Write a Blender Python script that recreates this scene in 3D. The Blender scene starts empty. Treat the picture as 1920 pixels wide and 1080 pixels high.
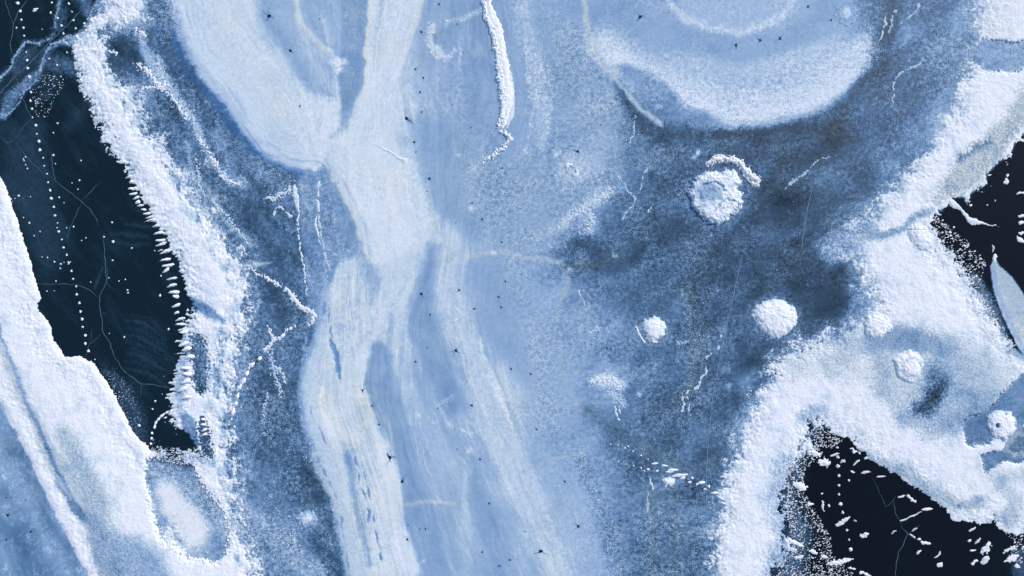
import bpy, math, random
import numpy as np
from mathutils import Vector, Matrix

# ------------------------------------------------------------------ camera, sky, sun
S = 1/22.0                         # metres per photo pixel: about 87 m of lake across the frame
def W(px, py): return ((px-960)*S, (540-py)*S)
scene = bpy.context.scene
cam_d = bpy.data.cameras.new('camera'); cam = bpy.data.objects.new('camera', cam_d)
scene.collection.objects.link(cam); scene.camera = cam
CAM_H = 59.0
cam.location = (0, 0, CAM_H); cam.rotation_euler = (0, 0, 0)
cam_d.sensor_width = 36; cam_d.lens = 36*CAM_H/(1920*S)
cam_d.clip_start = 0.5; cam_d.clip_end = 9000

SUN_EL, SUN_AZ = math.radians(33), math.radians(48)      # azimuth from +Y towards +X: the sun stands up and to the right
wd = bpy.data.worlds.new('World'); scene.world = wd; wd.use_nodes = True
nt = wd.node_tree; nt.nodes.clear()
sky = nt.nodes.new('ShaderNodeTexSky'); sky.sky_type = 'NISHITA'; sky.sun_disc = False
sky.sun_elevation = SUN_EL; sky.sun_rotation = SUN_AZ; sky.altitude = 400
bg = nt.nodes.new('ShaderNodeBackground'); bg.inputs[1].default_value = 0.15; sky.ozone_density = 2.5
wo = nt.nodes.new('ShaderNodeOutputWorld')
nt.links.new(sky.outputs[0], bg.inputs[0]); nt.links.new(bg.outputs[0], wo.inputs[0])
sl = bpy.data.lights.new('sun', 'SUN'); sl.energy = 2.4; sl.angle = math.radians(0.6); sl.color = (1, .97, .93)
so = bpy.data.objects.new('sun', sl); scene.collection.objects.link(so)
sdir = Vector((math.sin(SUN_AZ)*math.cos(SUN_EL), math.cos(SUN_AZ)*math.cos(SUN_EL), math.sin(SUN_EL)))
so.rotation_euler = sdir.to_track_quat('Z', 'Y').to_euler()
vs = scene.view_settings; vs.view_transform = 'Standard'; vs.look = 'None'; vs.gamma = 1; vs.use_curve_mapping = False
vs.exposure = 0.34

rng = random.Random(7)
# ------------------------------------------------------------------ noise and shape fields (numpy)
_r = np.random.RandomState(11)
PERM = _r.permutation(4096); ANG = _r.rand(4096)*2*np.pi
GX, GY = np.cos(ANG).astype(np.float32), np.sin(ANG).astype(np.float32)
def pn(x, y, seed=0):
    x = np.asarray(x, np.float32); y = np.asarray(y, np.float32)
    xi = np.floor(x).astype(np.int32); yi = np.floor(y).astype(np.int32)
    xf = x-xi; yf = y-yi
    u = xf*xf*xf*(xf*(xf*6-15)+10); v = yf*yf*yf*(yf*(yf*6-15)+10)
    def g(ix, iy, dx, dy):
        h = PERM[(PERM[(ix+seed*57) & 4095]+iy) & 4095]
        return GX[h]*dx+GY[h]*dy
    a = g(xi, yi, xf, yf); b = g(xi+1, yi, xf-1, yf)
    c = g(xi, yi+1, xf, yf-1); d = g(xi+1, yi+1, xf-1, yf-1)
    return 1.45*((a+(b-a)*u)*(1-v)+(c+(d-c)*u)*v)
def fbm(x, y, seed=0, octv=4, gain=.5):
    s = 0; a = 1; t = 0
    for k in range(octv):
        s = s+a*pn(x*2**k, y*2**k, seed+k*3); t += a; a *= gain
    return s/t
def sstep(a, b, x):
    t = np.clip((x-a)/(b-a), 0, 1); return t*t*(3-2*t)
def sd_poly(X, Y, pts):            # positive inside, in pixels
    d = np.full(X.shape, 1e9, np.float32); ins = np.zeros(X.shape, bool)
    n = len(pts)
    for i in range(n):
        ax, ay = pts[i]; bx, by = pts[(i+1) % n]
        ex, ey = bx-ax, by-ay; L = ex*ex+ey*ey+1e-9
        wx = X-ax; wy = Y-ay
        t = np.clip((wx*ex+wy*ey)/L, 0, 1)
        d = np.minimum(d, (wx-ex*t)**2+(wy-ey*t)**2)
        if ay != by:
            c = ((ay <= Y) != (by <= Y)) & (X < ax+(Y-ay)*ex/(by-ay))
            ins ^= c
    d = np.sqrt(d); return np.where(ins, d, -d)
def sd_line(X, Y, pts, w):         # w: one half-width or one per point; positive inside
    if not hasattr(w, '__len__'): w = [w]*len(pts)
    if len(w) != len(pts): w = list(np.interp(np.linspace(0, 1, len(pts)), np.linspace(0, 1, len(w)), w))
    d = np.full(X.shape, -1e9, np.float32)
    for i in range(len(pts)-1):
        ax, ay = pts[i]; bx, by = pts[i+1]
        ex, ey = bx-ax, by-ay; L = ex*ex+ey*ey+1e-9
        wx = X-ax; wy = Y-ay
        t = np.clip((wx*ex+wy*ey)/L, 0, 1)
        d = np.maximum(d, w[i]+(w[i+1]-w[i])*t-np.sqrt((wx-ex*t)**2+(wy-ey*t)**2))
    return d
def ell(cx, cy, rx, ry, a=0, n=20):
    a = math.radians(-a); return [(cx+rx*math.cos(t)*math.cos(a)-ry*math.sin(t)*math.sin(a), cy+rx*math.cos(t)*math.sin(a)+ry*math.sin(t)*math.cos(a)) for t in [2*math.pi*i/n for i in range(n)]]

# ------------------------------------------------------------------ the grid, in photo pixels
def axis(lo, hi, step, mid, far):
    a = list(np.arange(lo, hi+.1, step)); s = step*2.5; l = [a[0]]; 
    while l[-1] > lo-mid: l.append(l[-1]-s)
    while l[-1] > -far: s *= 1.35; l.append(l[-1]-s)
    s = step*2.5; r = [a[-1]]
    while r[-1] < hi+mid: r.append(r[-1]+s)
    while r[-1] < far: s *= 1.35; r.append(r[-1]+s)
    return np.array(l[:0:-1]+a+r[1:], np.float32)
xs = axis(-16, 1936, 1.6, 220, 60000); ys = axis(-16, 1096, 1.6, 220, 60000)
X, Y = np.meshgrid(xs, ys); NX, NY = len(xs), len(ys)
n1 = fbm(X/90, Y/90, 1, 3); n2 = fbm(X/90, Y/90, 5, 3)
m1 = fbm(X/22, Y/22, 9, 3); m2 = fbm(X/22, Y/22, 14, 3)
hf = pn(X/4.2, Y/4.2, 21); hf2 = pn(X/2.6, Y/2.6, 23)
WX = X+9*n1+5*m1; WY = Y+9*n2+5*m2
wx1 = X+2.5*m1; wy1 = Y+2.5*m2                         # lightly warped, for crisp outlines

# ------------------------------------------------------------------ ice: frost tone T, grain g, warm w, deep blue b, speckle s
TG = """.08 .12 .70 .72 .85 .70 .82 .66 .66 .66 .60 .70 .72 .65 .40 .46 .75
.10 .12 .42 .40 .85 .74 .85 .68 .68 .62 .66 .76 .78 .80 .42 .44 .70
.10 .08 .30 .36 .80 .88 .85 .67 .68 .60 .48 .50 .45 .34 .42 .60 .30
.12 .06 .30 .45 .37 .55 .88 .70 .68 .57 .42 .38 .30 .33 .48 .70 .02
.10 .06 .10 .46 .33 .50 .80 .80 .68 .46 .41 .36 .31 .31 .65 .10 .02
.60 .08 .06 .50 .35 .62 .83 .70 .68 .62 .44 .40 .37 .30 .60 .60 .55
.70 .20 .08 .45 .38 .76 .70 .70 .78 .64 .50 .41 .38 .60 .60 .55 .60
.60 .60 .40 .30 .36 .78 .74 .70 .74 .60 .40 .38 .60 .10 .60 .60 .50
.60 .70 .70 .70 .40 .80 .68 .70 .72 .70 .48 .40 .60 .05 .05 .10 .30
.58 .66 .70 .70 .45 .72 .78 .70 .70 .73 .53 .42 .60 .20 .05 .05 .10"""
GG = """1 1 6 8 2 2 2 1 1 3 4 5 3 4 9 8 6
1 1 8 9 2 2 2 1 2 4 4 6 6 5 9 7 6
1 1 9 9 2 2 2 1 2 4 6 7 6 9 9 6 4
1 1 9 9 8 5 2 1 1 4 8 9 9 8 6 6 0
1 1 5 9 8 6 2 1 2 6 9 8 8 7 7 2 0
1 1 1 9 8 6 2 1 1 5 7 8 8 7 8 6 2
2 1 1 9 8 3 1 1 2 3 6 8 7 8 9 8 4
3 3 3 9 9 2 1 1 2 4 7 8 6 3 6 6 5
1 6 6 8 9 2 1 1 1 3 8 9 6 1 1 3 5
1 6 6 8 9 3 2 1 1 2 8 9 6 2 0 0 3"""
def upsample(txt, sc):
    A = np.array([[float(v)*sc for v in r.split()] for r in txt.split('\n')], np.float32)
    gx = np.clip((WX+14*n1)/120, 0, 15.999); gy = np.clip((WY+14*n2)/120, 0, 8.999)
    i = gx.astype(int); j = gy.astype(int); fx = gx-i; fy = gy-j
    fx = fx*fx*(3-2*fx); fy = fy*fy*(3-2*fy)
    return (A[j, i]*(1-fx)+A[j, i+1]*fx)*(1-fy)+(A[j+1, i]*(1-fx)+A[j+1, i+1]*fx)*fy
F = {'T': upsample(TG, 1), 'g': upsample(GG, .1)}
for k in 'wbsh': F[k] = np.zeros_like(X)
out = sstep(60, 700, np.maximum(np.maximum(-X, X-1920), np.maximum(-Y, Y-1080)))
F['T'] = F['T']*(1-out)+out*(.6+.25*fbm(X/500, Y/500, 77, 3)); F['g'] = F['g']*(1-out)+out*.5

def box(pts, pad):
    px = [p[0] for p in pts]; py = [p[1] for p in pts]
    return (slice(max(0, np.searchsorted(ys, min(py)-pad)), np.searchsorted(ys, max(py)+pad)),
            slice(max(0, np.searchsorted(xs, min(px)-pad)), np.searchsorted(xs, max(px)+pad)))
def paint(d, sl_, soft, op, vals, rough, ss=0):
    d = d+rough*(hf[sl_]*.9+hf2[sl_]*.7+m1[sl_]*.6)
    a = sstep(-soft, soft, d)*op
    for k, v in vals.items(): F[k][sl_] += (v-F[k][sl_])*a
def P(pts, soft=6, op=1, rough=0, crisp=False, **v):
    s_ = box(pts, soft+rough+24); A, B = (wx1, wy1) if crisp else (WX, WY)
    paint(sd_poly(A[s_], B[s_], pts), s_, soft, op, v, rough)
def L(pts, wid, soft=6, op=1, rough=0, crisp=False, **v):
    wm = max(wid) if hasattr(wid, '__len__') else wid
    s_ = box(pts, soft+rough+24+wm); A, B = (wx1, wy1) if crisp else (WX, WY)
    paint(sd_line(A[s_], B[s_], pts, wid), s_, soft, op, v, rough)

# streamlines of the frozen flow: u runs across it
SY = [-300, 0, 150, 300, 450, 600, 750, 900, 1080, 1400]
SU = [[290, 330, 440, 560, 620, 600, 570, 620, 660, 740], [540, 560, 600, 620, 640, 640, 640, 690, 740, 800],
      [690, 690, 672, 650, 680, 680, 690, 735, 770, 840], [800, 790, 750, 780, 812, 770, 760, 800, 880, 980],
      [890, 900, 930, 900, 850, 830, 880, 940, 1020, 1120], [970, 980, 1010, 1000, 950, 950, 980, 1040, 1100, 1200],
      [1090, 1100, 1120, 1150, 1080, 1050, 1060, 1110, 1170, 1250]]
cols = np.array([np.interp(ys, SY, r) for r in SU])          # 7 x NY
U = np.zeros_like(X)
for j in range(NY): U[j] = np.interp(X[j]+4*n1[j], cols[:, j], np.arange(7)*110.0)
inflow = sstep(-10, 50, U)*(1-sstep(480, 640, U))
streak = fbm(U/26, Y/260, 31, 4, .6); streak2 = fbm(U/9, Y/120, 37, 3, .6)
F['T'] += inflow*(.085*streak+.03*streak2)
F['T'] += (1-inflow)*.05*fbm(X/40, Y/40, 43, 4, .6)
P([(880,230),(1000,300),(1120,200),(1180,320),(1080,420),(990,480),(1000,560),(1060,700),(1060,800),(1000,760),(960,600),(900,440),(860,360)], 50, .8, 6, g=.75, T=.655, w=.12)
P([(1000,0),(1080,60),(1160,160),(1200,240),(1100,260),(1020,160)], 40, .7, 6, g=.8, T=.63, w=.2)
# ---- right: arcs and dark slate ice
L([(1080,10),(1200,40),(1290,75),(1380,92),(1470,75),(1540,40),(1575,-40)], 26, 16, .9, T=.61, g=.15)
P(ell(1385,-15,112,72), 7, .9, 5, T=.72, g=.3)
L([(1255,5),(1290,35),(1330,52),(1390,60),(1440,48),(1475,18),(1490,-10)], [6,8,6,5,7,6,5], 5, .8, 6, T=.86, g=.6)
L([(1130,80),(1200,140),(1280,178),(1360,200),(1430,202),(1510,188),(1570,150),(1620,95)], [26,34,36,36,36,36,34,30], 22, .95, 8, T=.87, g=.75)
L([(1150,110),(1260,175),(1360,215),(1430,218),(1520,195),(1590,150)], 12, 12, .7, 4, T=.93, g=.6)
P([(1150,122),(1170,120),(1215,135),(1245,150),(1265,170),(1285,200),(1330,215),(1350,228),(1300,235),(1240,225),(1200,180)], 9, .85, 5, T=.53, g=.4)
L([(1160,160),(1200,230),(1260,262),(1350,258),(1440,260),(1540,232),(1600,195),(1640,150),(1655,90),(1680,30),(1690,-20)], [8,16,22,15,17,22,20,22,18,16,14], 13, .85, 8, T=.29, g=.9)
L([(1340,248),(1420,252),(1500,240)], [5,9,6], 8, .7, 4, T=.20, g=.7)
L([(1280,300),(1330,300),(1430,290),(1500,300)], [20,25,22,14], 25, .5, 6, T=.30, g=.8)
L([(1400,350),(1500,400),(1560,380),(1640,340)], [26,34,30,18], 26, .7, 3, T=.26, g=.5)
L([(1640,180),(1620,260),(1560,330)], 32, 28, .6, 4, T=.41, g=.4)
L([(1720,20),(1730,100),(1700,180),(1720,240),(1690,290)], 34, 26, .75, 5, T=.43, g=.7)
L([(1440,470),(1400,560),(1420,640),(1380,740),(1345,860),(1340,960)], [40,34,20,18,12,8], 22, .7, 4, T=.34, g=.6)
L([(1500,560),(1560,570),(1540,600),(1500,620),(1440,650),(1400,690)], [24,30,22,14,12,10], 14, .85, 4, T=.24, g=.5)
P(ell(1560,575,26,14,20), 14, .9, T=.14)
L([(1400,270),(1300,380),(1230,460),(1160,480),(1080,470)], [20,26,34,30,14], 24, .6, 8, T=.35, g=.9)
L([(1250,520),(1180,600),(1260,700),(1280,800),(1250,960),(1230,1080)], [44,30,44,48,40,34], 30, .6, 6, T=.41, g=.8)
L([(1090,455),(1150,500),(1200,470)], 14, 14, .7, T=.30, g=.4)
L([(1040,430),(1080,400),(1120,372),(1140,362)], [6,8,12,9], 8, .8, 10, T=.84, g=1)
L([(1100,400),(1105,430),(1090,440)], [12,12,5], 9, .7, 10, T=.72, g=1)
L([(1010,440),(1060,420)], 12, 16, .4, 10, T=.74, g=.8)
P(ell(1130,630,70,55), 34, .6, 4, T=.6, g=.7)
L([(1110,715),(1140,712),(1165,722)], [8,12,7], 7, .95, 8, T=.93, g=1)
L([(1150,740),(1168,755)], [8,5], 6, .7, 8, T=.8, g=1)
L([(1135,680),(1140,700)], 8, 8, .6, 6, T=.72)
L([(1290,540),(1300,600),(1315,640),(1310,680),(1295,720),(1270,745)], [18,16,16,16,13,16], 10, .8, 8, s=.9, w=.35)
L([(1250,750),(1255,800),(1262,860)], [20,16,10], 12, .6, 8, s=.7, w=.3)
L([(1215,930),(1225,980),(1225,1080)], [8,9,11], 8, .9, 8, s=.9, w=.45)
L([(1255,930),(1270,1000),(1262,1080)], [10,14,16], 12, .8, 8, s=.8, w=.45)
L([(1088,850),(1100,900),(1125,945),(1150,980),(1160,1080)], [8,14,16,18,20], 12, .9, 8, s=1, T=.57, g=1)
L([(1095,700),(1110,790),(1150,830)], [12,14,8], 18, .5, 6, T=.47, g=.5)
L([(1640,60),(1650,150),(1665,200)], 22, 16, .8, 8, s=1, g=1)
L([(1310,470),(1420,480),(1500,430)], 40, 30, .5, 8, s=.35)
L([(1245,300),(1260,380),(1200,430)], 30, 20, .6, 8, s=.5)
L([(1700,60),(1740,90),(1790,60),(1800,20)], [16,18,20,18], 18, .7, 8, T=.56, g=1, s=.3)
L([(1590,240),(1560,290),(1490,340),(1450,360)], [14,10,12,16], 12, .7, 8, s=.6)
for a, b_, t in (((1560,330),(1590,345),.5), ((1600,400),(1560,420),.45), ((1700,240),(1720,250),.52), ((1480,470),(1500,490),.42), ((1410,700),(1395,730),.52), ((1590,330),(1540,345),.5)):
    L([a, b_], 12, 16, .5, T=t)
# ---- middle left: speckled slate strip between the ridge and the flow
P([(300,-40),(330,60),(360,130),(430,215),(470,280),(530,318),(600,326),(620,400),(630,480),(610,560),(595,620),(562,720),(566,800),(600,860),(640,1000),(660,1130),(500,1130),(470,1000),(445,850),(450,700),(470,600),(465,500),(420,430),(360,330),(310,240),(270,190),(200,120),(190,60),(240,60),(275,30),(270,-40)], 10, .95, 5, T=.38, g=.85, s=.25)
P([(190,70),(230,60),(258,90),(270,130),(265,150),(215,140),(195,110)], 9, .85, 6, T=.26, g=.5)
L([(260,20),(285,30),(292,80),(320,110),(345,160)], [10,14,12,10,10], 10, .5, 6, T=.3, g=.7)
L([(215,170),(245,140)], [6,6], 8, .6, 6, T=.3)
L([(290,170),(330,200),(360,260),(380,330),(400,380)], [14,14,16,10,8], 12, .55, 8, T=.3)
L([(325,60),(350,130),(400,180),(440,240),(480,285),(560,320)], [4,6,8,8,8,5], 6, .8, 3, T=.24, b=.55, g=.3)  # dark blue painted along the lobe's lower-left edge, as its shade
L([(300,110),(330,190),(370,240),(395,300),(430,340),(460,345)], [5,8,6,5,6,5], 6, .9, 9, T=.8, s=1, g=1)
L([(260,70),(285,110),(300,150),(320,175)], [4,10,11,5], 6, .7, 9, T=.8, s=1, g=1)
L([(350,270),(365,330),(400,370),(425,420),(450,440),(475,460)], [4,6,5,5,6,5], 5, .6, 7, T=.68, w=.3)
L([(410,250),(430,300),(440,330)], [14,10,8], 10, .6, 8, T=.6, s=.6)
L([(330,300),(340,340),(370,370)], [14,16,6], 8, .9, 3, T=.34, g=.2)
L([(375,370),(420,420),(460,480)], [5,6,6], 5, .8, 4, T=.3)
L([(470,380),(520,470),(510,560),(530,600)], [24,28,26,18], 22, .85, T=.30, g=.35, s=0)
L([(480,690),(520,720),(560,700)], [14,16,10], 16, .6, 5, T=.29, s=.5)
L([(455,700),(448,800),(470,900),(520,960)], [6,8,14,30], 12, .7, 4, T=.42, g=.5, s=.1)
L([(500,330),(540,355),(555,390)], [26,30,12], 16, .9, 8, s=1, T=.42)
L([(500,770),(530,830),(540,900),(520,1000)], [40,38,44,50], 22, .8, 8, s=.9)
L([(470,960),(520,1000),(580,1080)], [14,26,30], 26, .8, 10, T=.66, s=1, g=1)
L([(570,870),(590,930),(600,1000),(640,1080)], [18,22,26,16], 16, .7, 6, T=.31, g=.8)
L([(460,500),(480,495),(510,492)], [2,3,1], 2.5, .8, T=.7, w=.5, crisp=True)
L([(478,510),(482,580),(470,640)], [3,4,3], 4, .4, T=.55, w=.4)
L([(455,850),(462,880),(470,900)], 2, 3, .5, T=.6, w=.5)
# ---- leaf of bluish ice under the first lobe
P([(560,325),(600,322),(620,340),(645,370),(662,410),(670,450),(655,480),(640,490),(615,520),(605,560),(600,600),(580,610),(578,540),(570,470),(562,400)], 6, .9, 2, T=.55, g=.6, s=.25)
P([(640,362),(655,390),(666,420),(662,450),(645,470),(634,450),(636,400)], 5, .9, T=.51, g=.15, s=0)
L([(625,490),(650,495),(690,500)], [8,14,10], 12, .6, T=.6)
# ---- pale lobes of the flow
PALE = dict(T=.87, g=.18, s=0)
P([(312,-60),(325,0),(338,50),(358,110),(400,165),(432,205),(452,240),(490,290),(540,314),(592,322),(612,300),(614,270),(640,240),(634,190),(632,160),(600,120),(540,60),(470,20),(450,-60)], 7, 1, 3, T=.87, g=.22, s=0)
L([(330,20),(350,90),(410,165),(470,255),(560,310)], [3,6,6,6,4], 6, .45, 2, b=.35, T=.76)  # blue tint just inside the same lobe edge, shade put into the colour
P([(480,-50),(640,-50),(640,60),(636,120),(630,170),(600,180),(575,165),(548,140),(530,110),(505,90),(486,50),(478,10)], 18, .85, T=.71, g=.12)
L([(500,-20),(505,30),(545,100),(580,165),(625,180)], [8,10,10,9,6], 10, .5, T=.61)
L([(550,-20),(556,20),(562,50),(590,75),(615,95)], [5,4,6,7,5], 6, .75, T=.84, w=.4)
L([(595,20),(610,50),(620,80)], [5,6,4], 6, .5, 3, T=.8, w=.2)
L([(560,60),(580,90),(610,110)], [7,14,10], 12, .6, T=.8)
L([(615,120),(630,118),(636,135)], [4,9,6], 5, .8, 4, T=.92, g=.7)
P([(635,-40),(690,-40),(686,60),(682,150),(668,190),(650,240),(638,236),(640,190),(632,150),(640,60)], 7, .95, T=.60, g=.15)
L([(655,210),(645,240),(620,255)], [8,10,6], 8, .7, T=.7, w=.15)
P([(692,-40),(686,80),(682,160),(668,200),(650,245),(612,272),(610,312),(640,360),(665,420),(676,470),(690,520),(725,510),(765,480),(800,455),(818,410),(795,350),(762,300),(745,250),(744,180),(752,90),(780,30),(800,-40)], 11, 1, 3, T=.86, g=.2, s=0)
L([(715,-20),(706,60),(704,130)], [8,7,4], 8, .55, T=.74)
L([(692,-20),(688,90),(684,190)], 3, 4, .8, T=.86, w=.55)
L([(716,25),(708,70),(703,130)], 1.4, 2, .8, T=.9, w=.45)
L([(800,-20),(775,55),(764,85),(750,140)], [3,4,3,2], 4, .6, T=.84, w=.5)
L([(745,260),(800,300),(870,370)], [6,16,30], 18, .55, T=.72)
L([(628,330),(648,375),(665,410),(672,450)], [3,5,6,5], 4, .8, T=.82, w=.25)
L([(640,335),(665,380),(682,430),(690,480)], 2, 4, .5, b=.5, T=.74)
P([(612,310),(630,310),(640,340),(620,345)], 8, .8, T=.8)
P([(628,492),(608,560),(598,615),(575,680),(564,730),(572,790),(600,845),(620,900),(636,960),(644,1020),(665,1130),(800,1130),(765,1050),(748,990),(738,920),(732,860),(715,810),(700,750),(682,700),(700,660),(730,640),(770,580),(800,500),(770,470),(700,500),(660,480)], 12, .97, 4, T=.82, g=.2, s=0)
L([(700,740),(720,830),(735,900),(748,980),(770,1060)], [16,14,14,15,18], 8, .8, 1, T=.89, g=.15)
L([(590,850),(625,930),(640,1000),(660,1080)], [6,7,6,5], 6, .7, 2, T=.80, w=.35)
L([(650,850),(660,930),(670,980),(690,1060)], [8,9,8,8], 8, .7, T=.68)
L([(600,690),(590,760),(610,800),(660,820)], [10,12,16,14], 10, .6, 2, T=.9)
L([(680,500),(700,530),(695,570)], [12,16,8], 14, .7, T=.70)
L([(720,560),(700,620),(660,660)], [4,5,5], 5, .45, T=.72, b=.15)
L([(760,500),(720,580),(690,640)], [5,6,5], 6, .5, T=.89)
L([(770,480),(745,560),(740,640),(760,740)], [10,12,11,10], 10, .6, T=.80)
L([(735,590),(730,640)], [5,6], 6, .6, T=.7)
L([(688,500),(670,560),(665,600)], [3,4,3], 5, .4, T=.7, b=.2)
# blue, darker channels of the flow
L([(810,470),(795,530),(790,590),(800,640),(830,700),(845,760)], [10,18,24,30,26,20], 12, .85, T=.62, g=.06)
L([(712,660),(710,720),(735,800),(765,860),(785,940),(800,1010),(820,1080)], [18,26,24,20,22,26,24], 10, .8, T=.63, g=.06)
L([(850,820),(880,890),(905,960),(930,1030),(960,1100)], [10,16,22,22,20], 12, .75, T=.64, g=.06)
L([(800,230),(830,330),(850,390),(890,420)], [26,30,30,26], 24, .7, T=.65, g=.08)
L([(890,60),(880,150),(890,220)], 22, 16, .6, T=.64, g=.08)
L([(860,20),(880,20)], 24, 18, .5, T=.63)
L([(960,60),(970,150),(965,220),(950,300)], [8,9,9,8], 8, .6, T=.66, g=.06)
L([(975,-20),(985,60),(1000,130),(1020,200),(1015,270)], [16,18,16,16,10], 8, .7, 6, T=.78, g=.7)
L([(985,90),(985,140),(1000,200),(985,290)], 2, 4, .6, 5, T=.86, g=.8)
L([(1022,120),(1036,180),(1025,250)], 1.5, 3, .6, 4, T=.86, g=.8)
P([(920,480),(960,520),(970,600),(1000,680),(1000,740),(960,700),(910,620),(880,540),(880,490)], 18, .7, T=.65, g=.06)
L([(835,420),(850,450),(865,480)], [6,10,8], 8, .5, 3, T=.8)
P([(818,480),(850,470),(862,540),(880,590),(905,640),(925,700),(950,780),(985,850),(1015,915),(1055,965),(1082,1020),(1092,1130),(1040,1130),(1010,1050),(975,990),(945,930),(915,860),(890,790),(872,730),(858,665),(830,630),(815,560)], 16, .85, 4, T=.80, g=.2)
L([(900,640),(925,720),(955,800)], 3, 4, .6, 3, T=.87, w=.15, g=.5)
L([(745,690),(775,760),(820,830),(856,890),(868,960),(872,1080)], [12,18,24,24,14,10], 12, .7, T=.76, g=.12)
L([(800,880),(820,930),(850,950)], [16,22,12], 18, .6, T=.72)
L([(850,740),(820,760),(835,790),(880,815),(910,800)], 2.5, 5, .6, 5, T=.82, s=.6)
L([(870,860),(868,940),(880,1000)], [3,4,4], 6, .5, T=.8)
L([(990,1000),(970,1080)], 18, 14, .6, 3, T=.75, g=.3)
L([(925,1000),(945,1080)], [20,24], 12, .6, T=.65)
L([(1040,960),(1060,1000),(1100,1080)], [14,16,24], 16, .5, T=.68)
L([(1000,850),(1060,900),(1100,980)], [20,24,22], 20, .4, T=.70)
# spiral wisps
L([(810,45),(805,75),(815,100),(835,112),(850,95)], [6,8,9,8,5], 4, .8, 4, T=.82, g=.7)
L([(835,40),(870,30),(900,20)], [4,6,4], 5, .7, 5, T=.8, g=.7)
L([(860,80),(865,130),(862,170)], 1.5, 3, .6, 5, T=.84, g=.8)
P(ell(826,70,15,22), 4, .8, T=.64, g=.2)
P(ell(845,160,40,60), 26, .4, 4, T=.74, g=.4)
L([(790,190),(800,215),(815,225)], .8, 2, .6, T=.8)
# warm stains and faint seams
for pts, w, t in (([(1092,-20),(1100,50),(1105,80),(1118,108),(1160,155),(1205,208),(1240,232)], [6,6,4,3,3,4,5], .78),
                  ([(830,485),(870,476),(940,472),(1000,488),(1050,495)], [6,5,4,4,5], .76), ([(1050,495),(1062,530),(1052,560),(1046,620),(1050,680),(1062,715),(1090,765)], [5,8,5,3,3,4,5], .68),
                  ([(985,885),(1030,868),(1075,850)], [3,3,2], .72), ([(760,948),(800,942),(850,950),(820,945)], [3,5,4,3], .78),
                  ([(800,350),(815,420),(835,470)], 3, .76)):
    L(pts, w, 4, .65, T=t, w=.55)
L([(1100,770),(1170,820),(1230,850),(1290,880),(1340,870)], [8,14,16,12,8], 14, .7, T=.42, w=.6, g=.4)
L([(1060,500),(1110,500),(1145,485),(1165,478)], [8,9,8,4], 9, .7, T=.38, w=1.)
P(ell(1090,310,42,26), 14, .7, T=.76, g=.2)
# raised blue-edged seams in the lower flow
for pts in ([(628,492),(615,540),(606,590),(590,630),(572,680),(562,720),(563,770),(575,815),(592,850),(610,880),(628,930),(640,990),(652,1050),(662,1100)],
            [(617,630),(622,650),(630,680),(636,705)], [(580,600),(574,650),(565,700)], [(575,750),(590,790),(612,835)], [(597,330),(592,360),(587,400),(592,450),(604,490),(612,520)],
            [(660,830),(668,880),(680,930),(688,980),(695,1040)], [(676,860),(690,930),(705,1010),(720,1070)], [(618,540),(618,590),(622,640)]):
    s_ = box(pts, 16)
    wv = -.9+4.2*np.clip(pn(X[s_]/14, Y[s_]/24, 61)+.25, -.4, 1)
    paint(sd_line(WX[s_]+2*m2[s_], WY[s_], pts, 0)+wv, s_, 1.8, .9, dict(b=.62, T=.66), 1.2)
P([(617,632),(628,645),(634,672),(637,700),(629,696),(622,665)], 2.5, .75, 3, b=.7, T=.58)
# ---- black ice
BLK = dict(g=.12, s=0, w=0, b=0)
BA = [(-200,240),(0,222),(40,190),(75,155),(82,130),(90,108),(110,88),(132,82),(160,190),(200,240),(205,270),(240,310),(262,350),(290,400),(315,430),(345,480),(352,540),(375,575),(352,610),(350,650),(340,700),(336,740),(350,800),(385,870),(330,885),(270,850),(230,810),(215,790),(190,740),(160,700),(110,690),(80,640),(70,600),(50,560),(40,500),(10,420),(-15,350),(-60,300),(-200,280)]
P(BA, 3, 1, 1, T=.05, crisp=True, **BLK)
P([(-200,-100),(200,-100),(180,0),(150,60),(130,84),(100,84),(70,90),(30,120),(22,142),(-20,165),(-200,200)], 3, 1, 1, T=.05, crisp=True, **BLK)
P([(0,230),(70,240),(110,380),(120,480),(90,520),(50,440),(10,350)], 30, .8, 3, T=.15, g=.3)
L([(150,-10),(172,25),(180,50)], [14,12,5], 8, .8, 8, T=.42, g=.9, s=.6)
L([(118,-10),(108,20),(106,50),(98,68),(75,80),(45,79),(34,98),(24,112),(20,128),(-4,150)], [6,4,2.5,3,4,3,4,4,4,4], 4, .95, 4, T=.46, g=.9, w=.35)
L([(155,75),(110,78),(88,95),(80,118),(66,140),(36,168),(20,190),(4,218)], [14,4,3,4,7,9,11,8], 6, .9, 4, T=.5, g=.9)
for q_ in ([(70,148),(60,160),(42,176),(36,192),(24,205),(6,222)], [(108,18),(103,38),(104,50)], [(36,92),(24,112),(20,128),(0,146)], [(130,86),(118,76),(96,82),(80,108),(74,138)], [(75,80),(50,80),(40,86)]):
    L(q_, 1.2, 1.6, .85, 2.2, T=.78, crisp=True, w=.1)
for q_ in ([(66,140),(40,166),(16,200)], [(60,92),(40,112),(28,135)], [(120,20),(112,50)]): L(q_, 8, 6, .6, 7, T=.36, g=1)
L([(85,115),(120,120),(145,130)], [12,18,12], 9, .6, 10, T=.4, g=1, s=.8)
L([(75,160),(105,150),(90,175),(65,190)], [8,8,10,6], 6, .5, 12, T=.2, s=.9, g=1)
L([(130,240),(160,200)], 10, 14, .5, 3, T=.17, g=.6)
for cx, cy, l_ in ((245,440,34), (262,425,26), (250,455,28), (280,400,22)):
    L([(cx-l_,cy-2), (cx,cy), (cx+l_,cy+3)], [1,4,2], 5, .45, 1, T=.22, g=.3)
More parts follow.
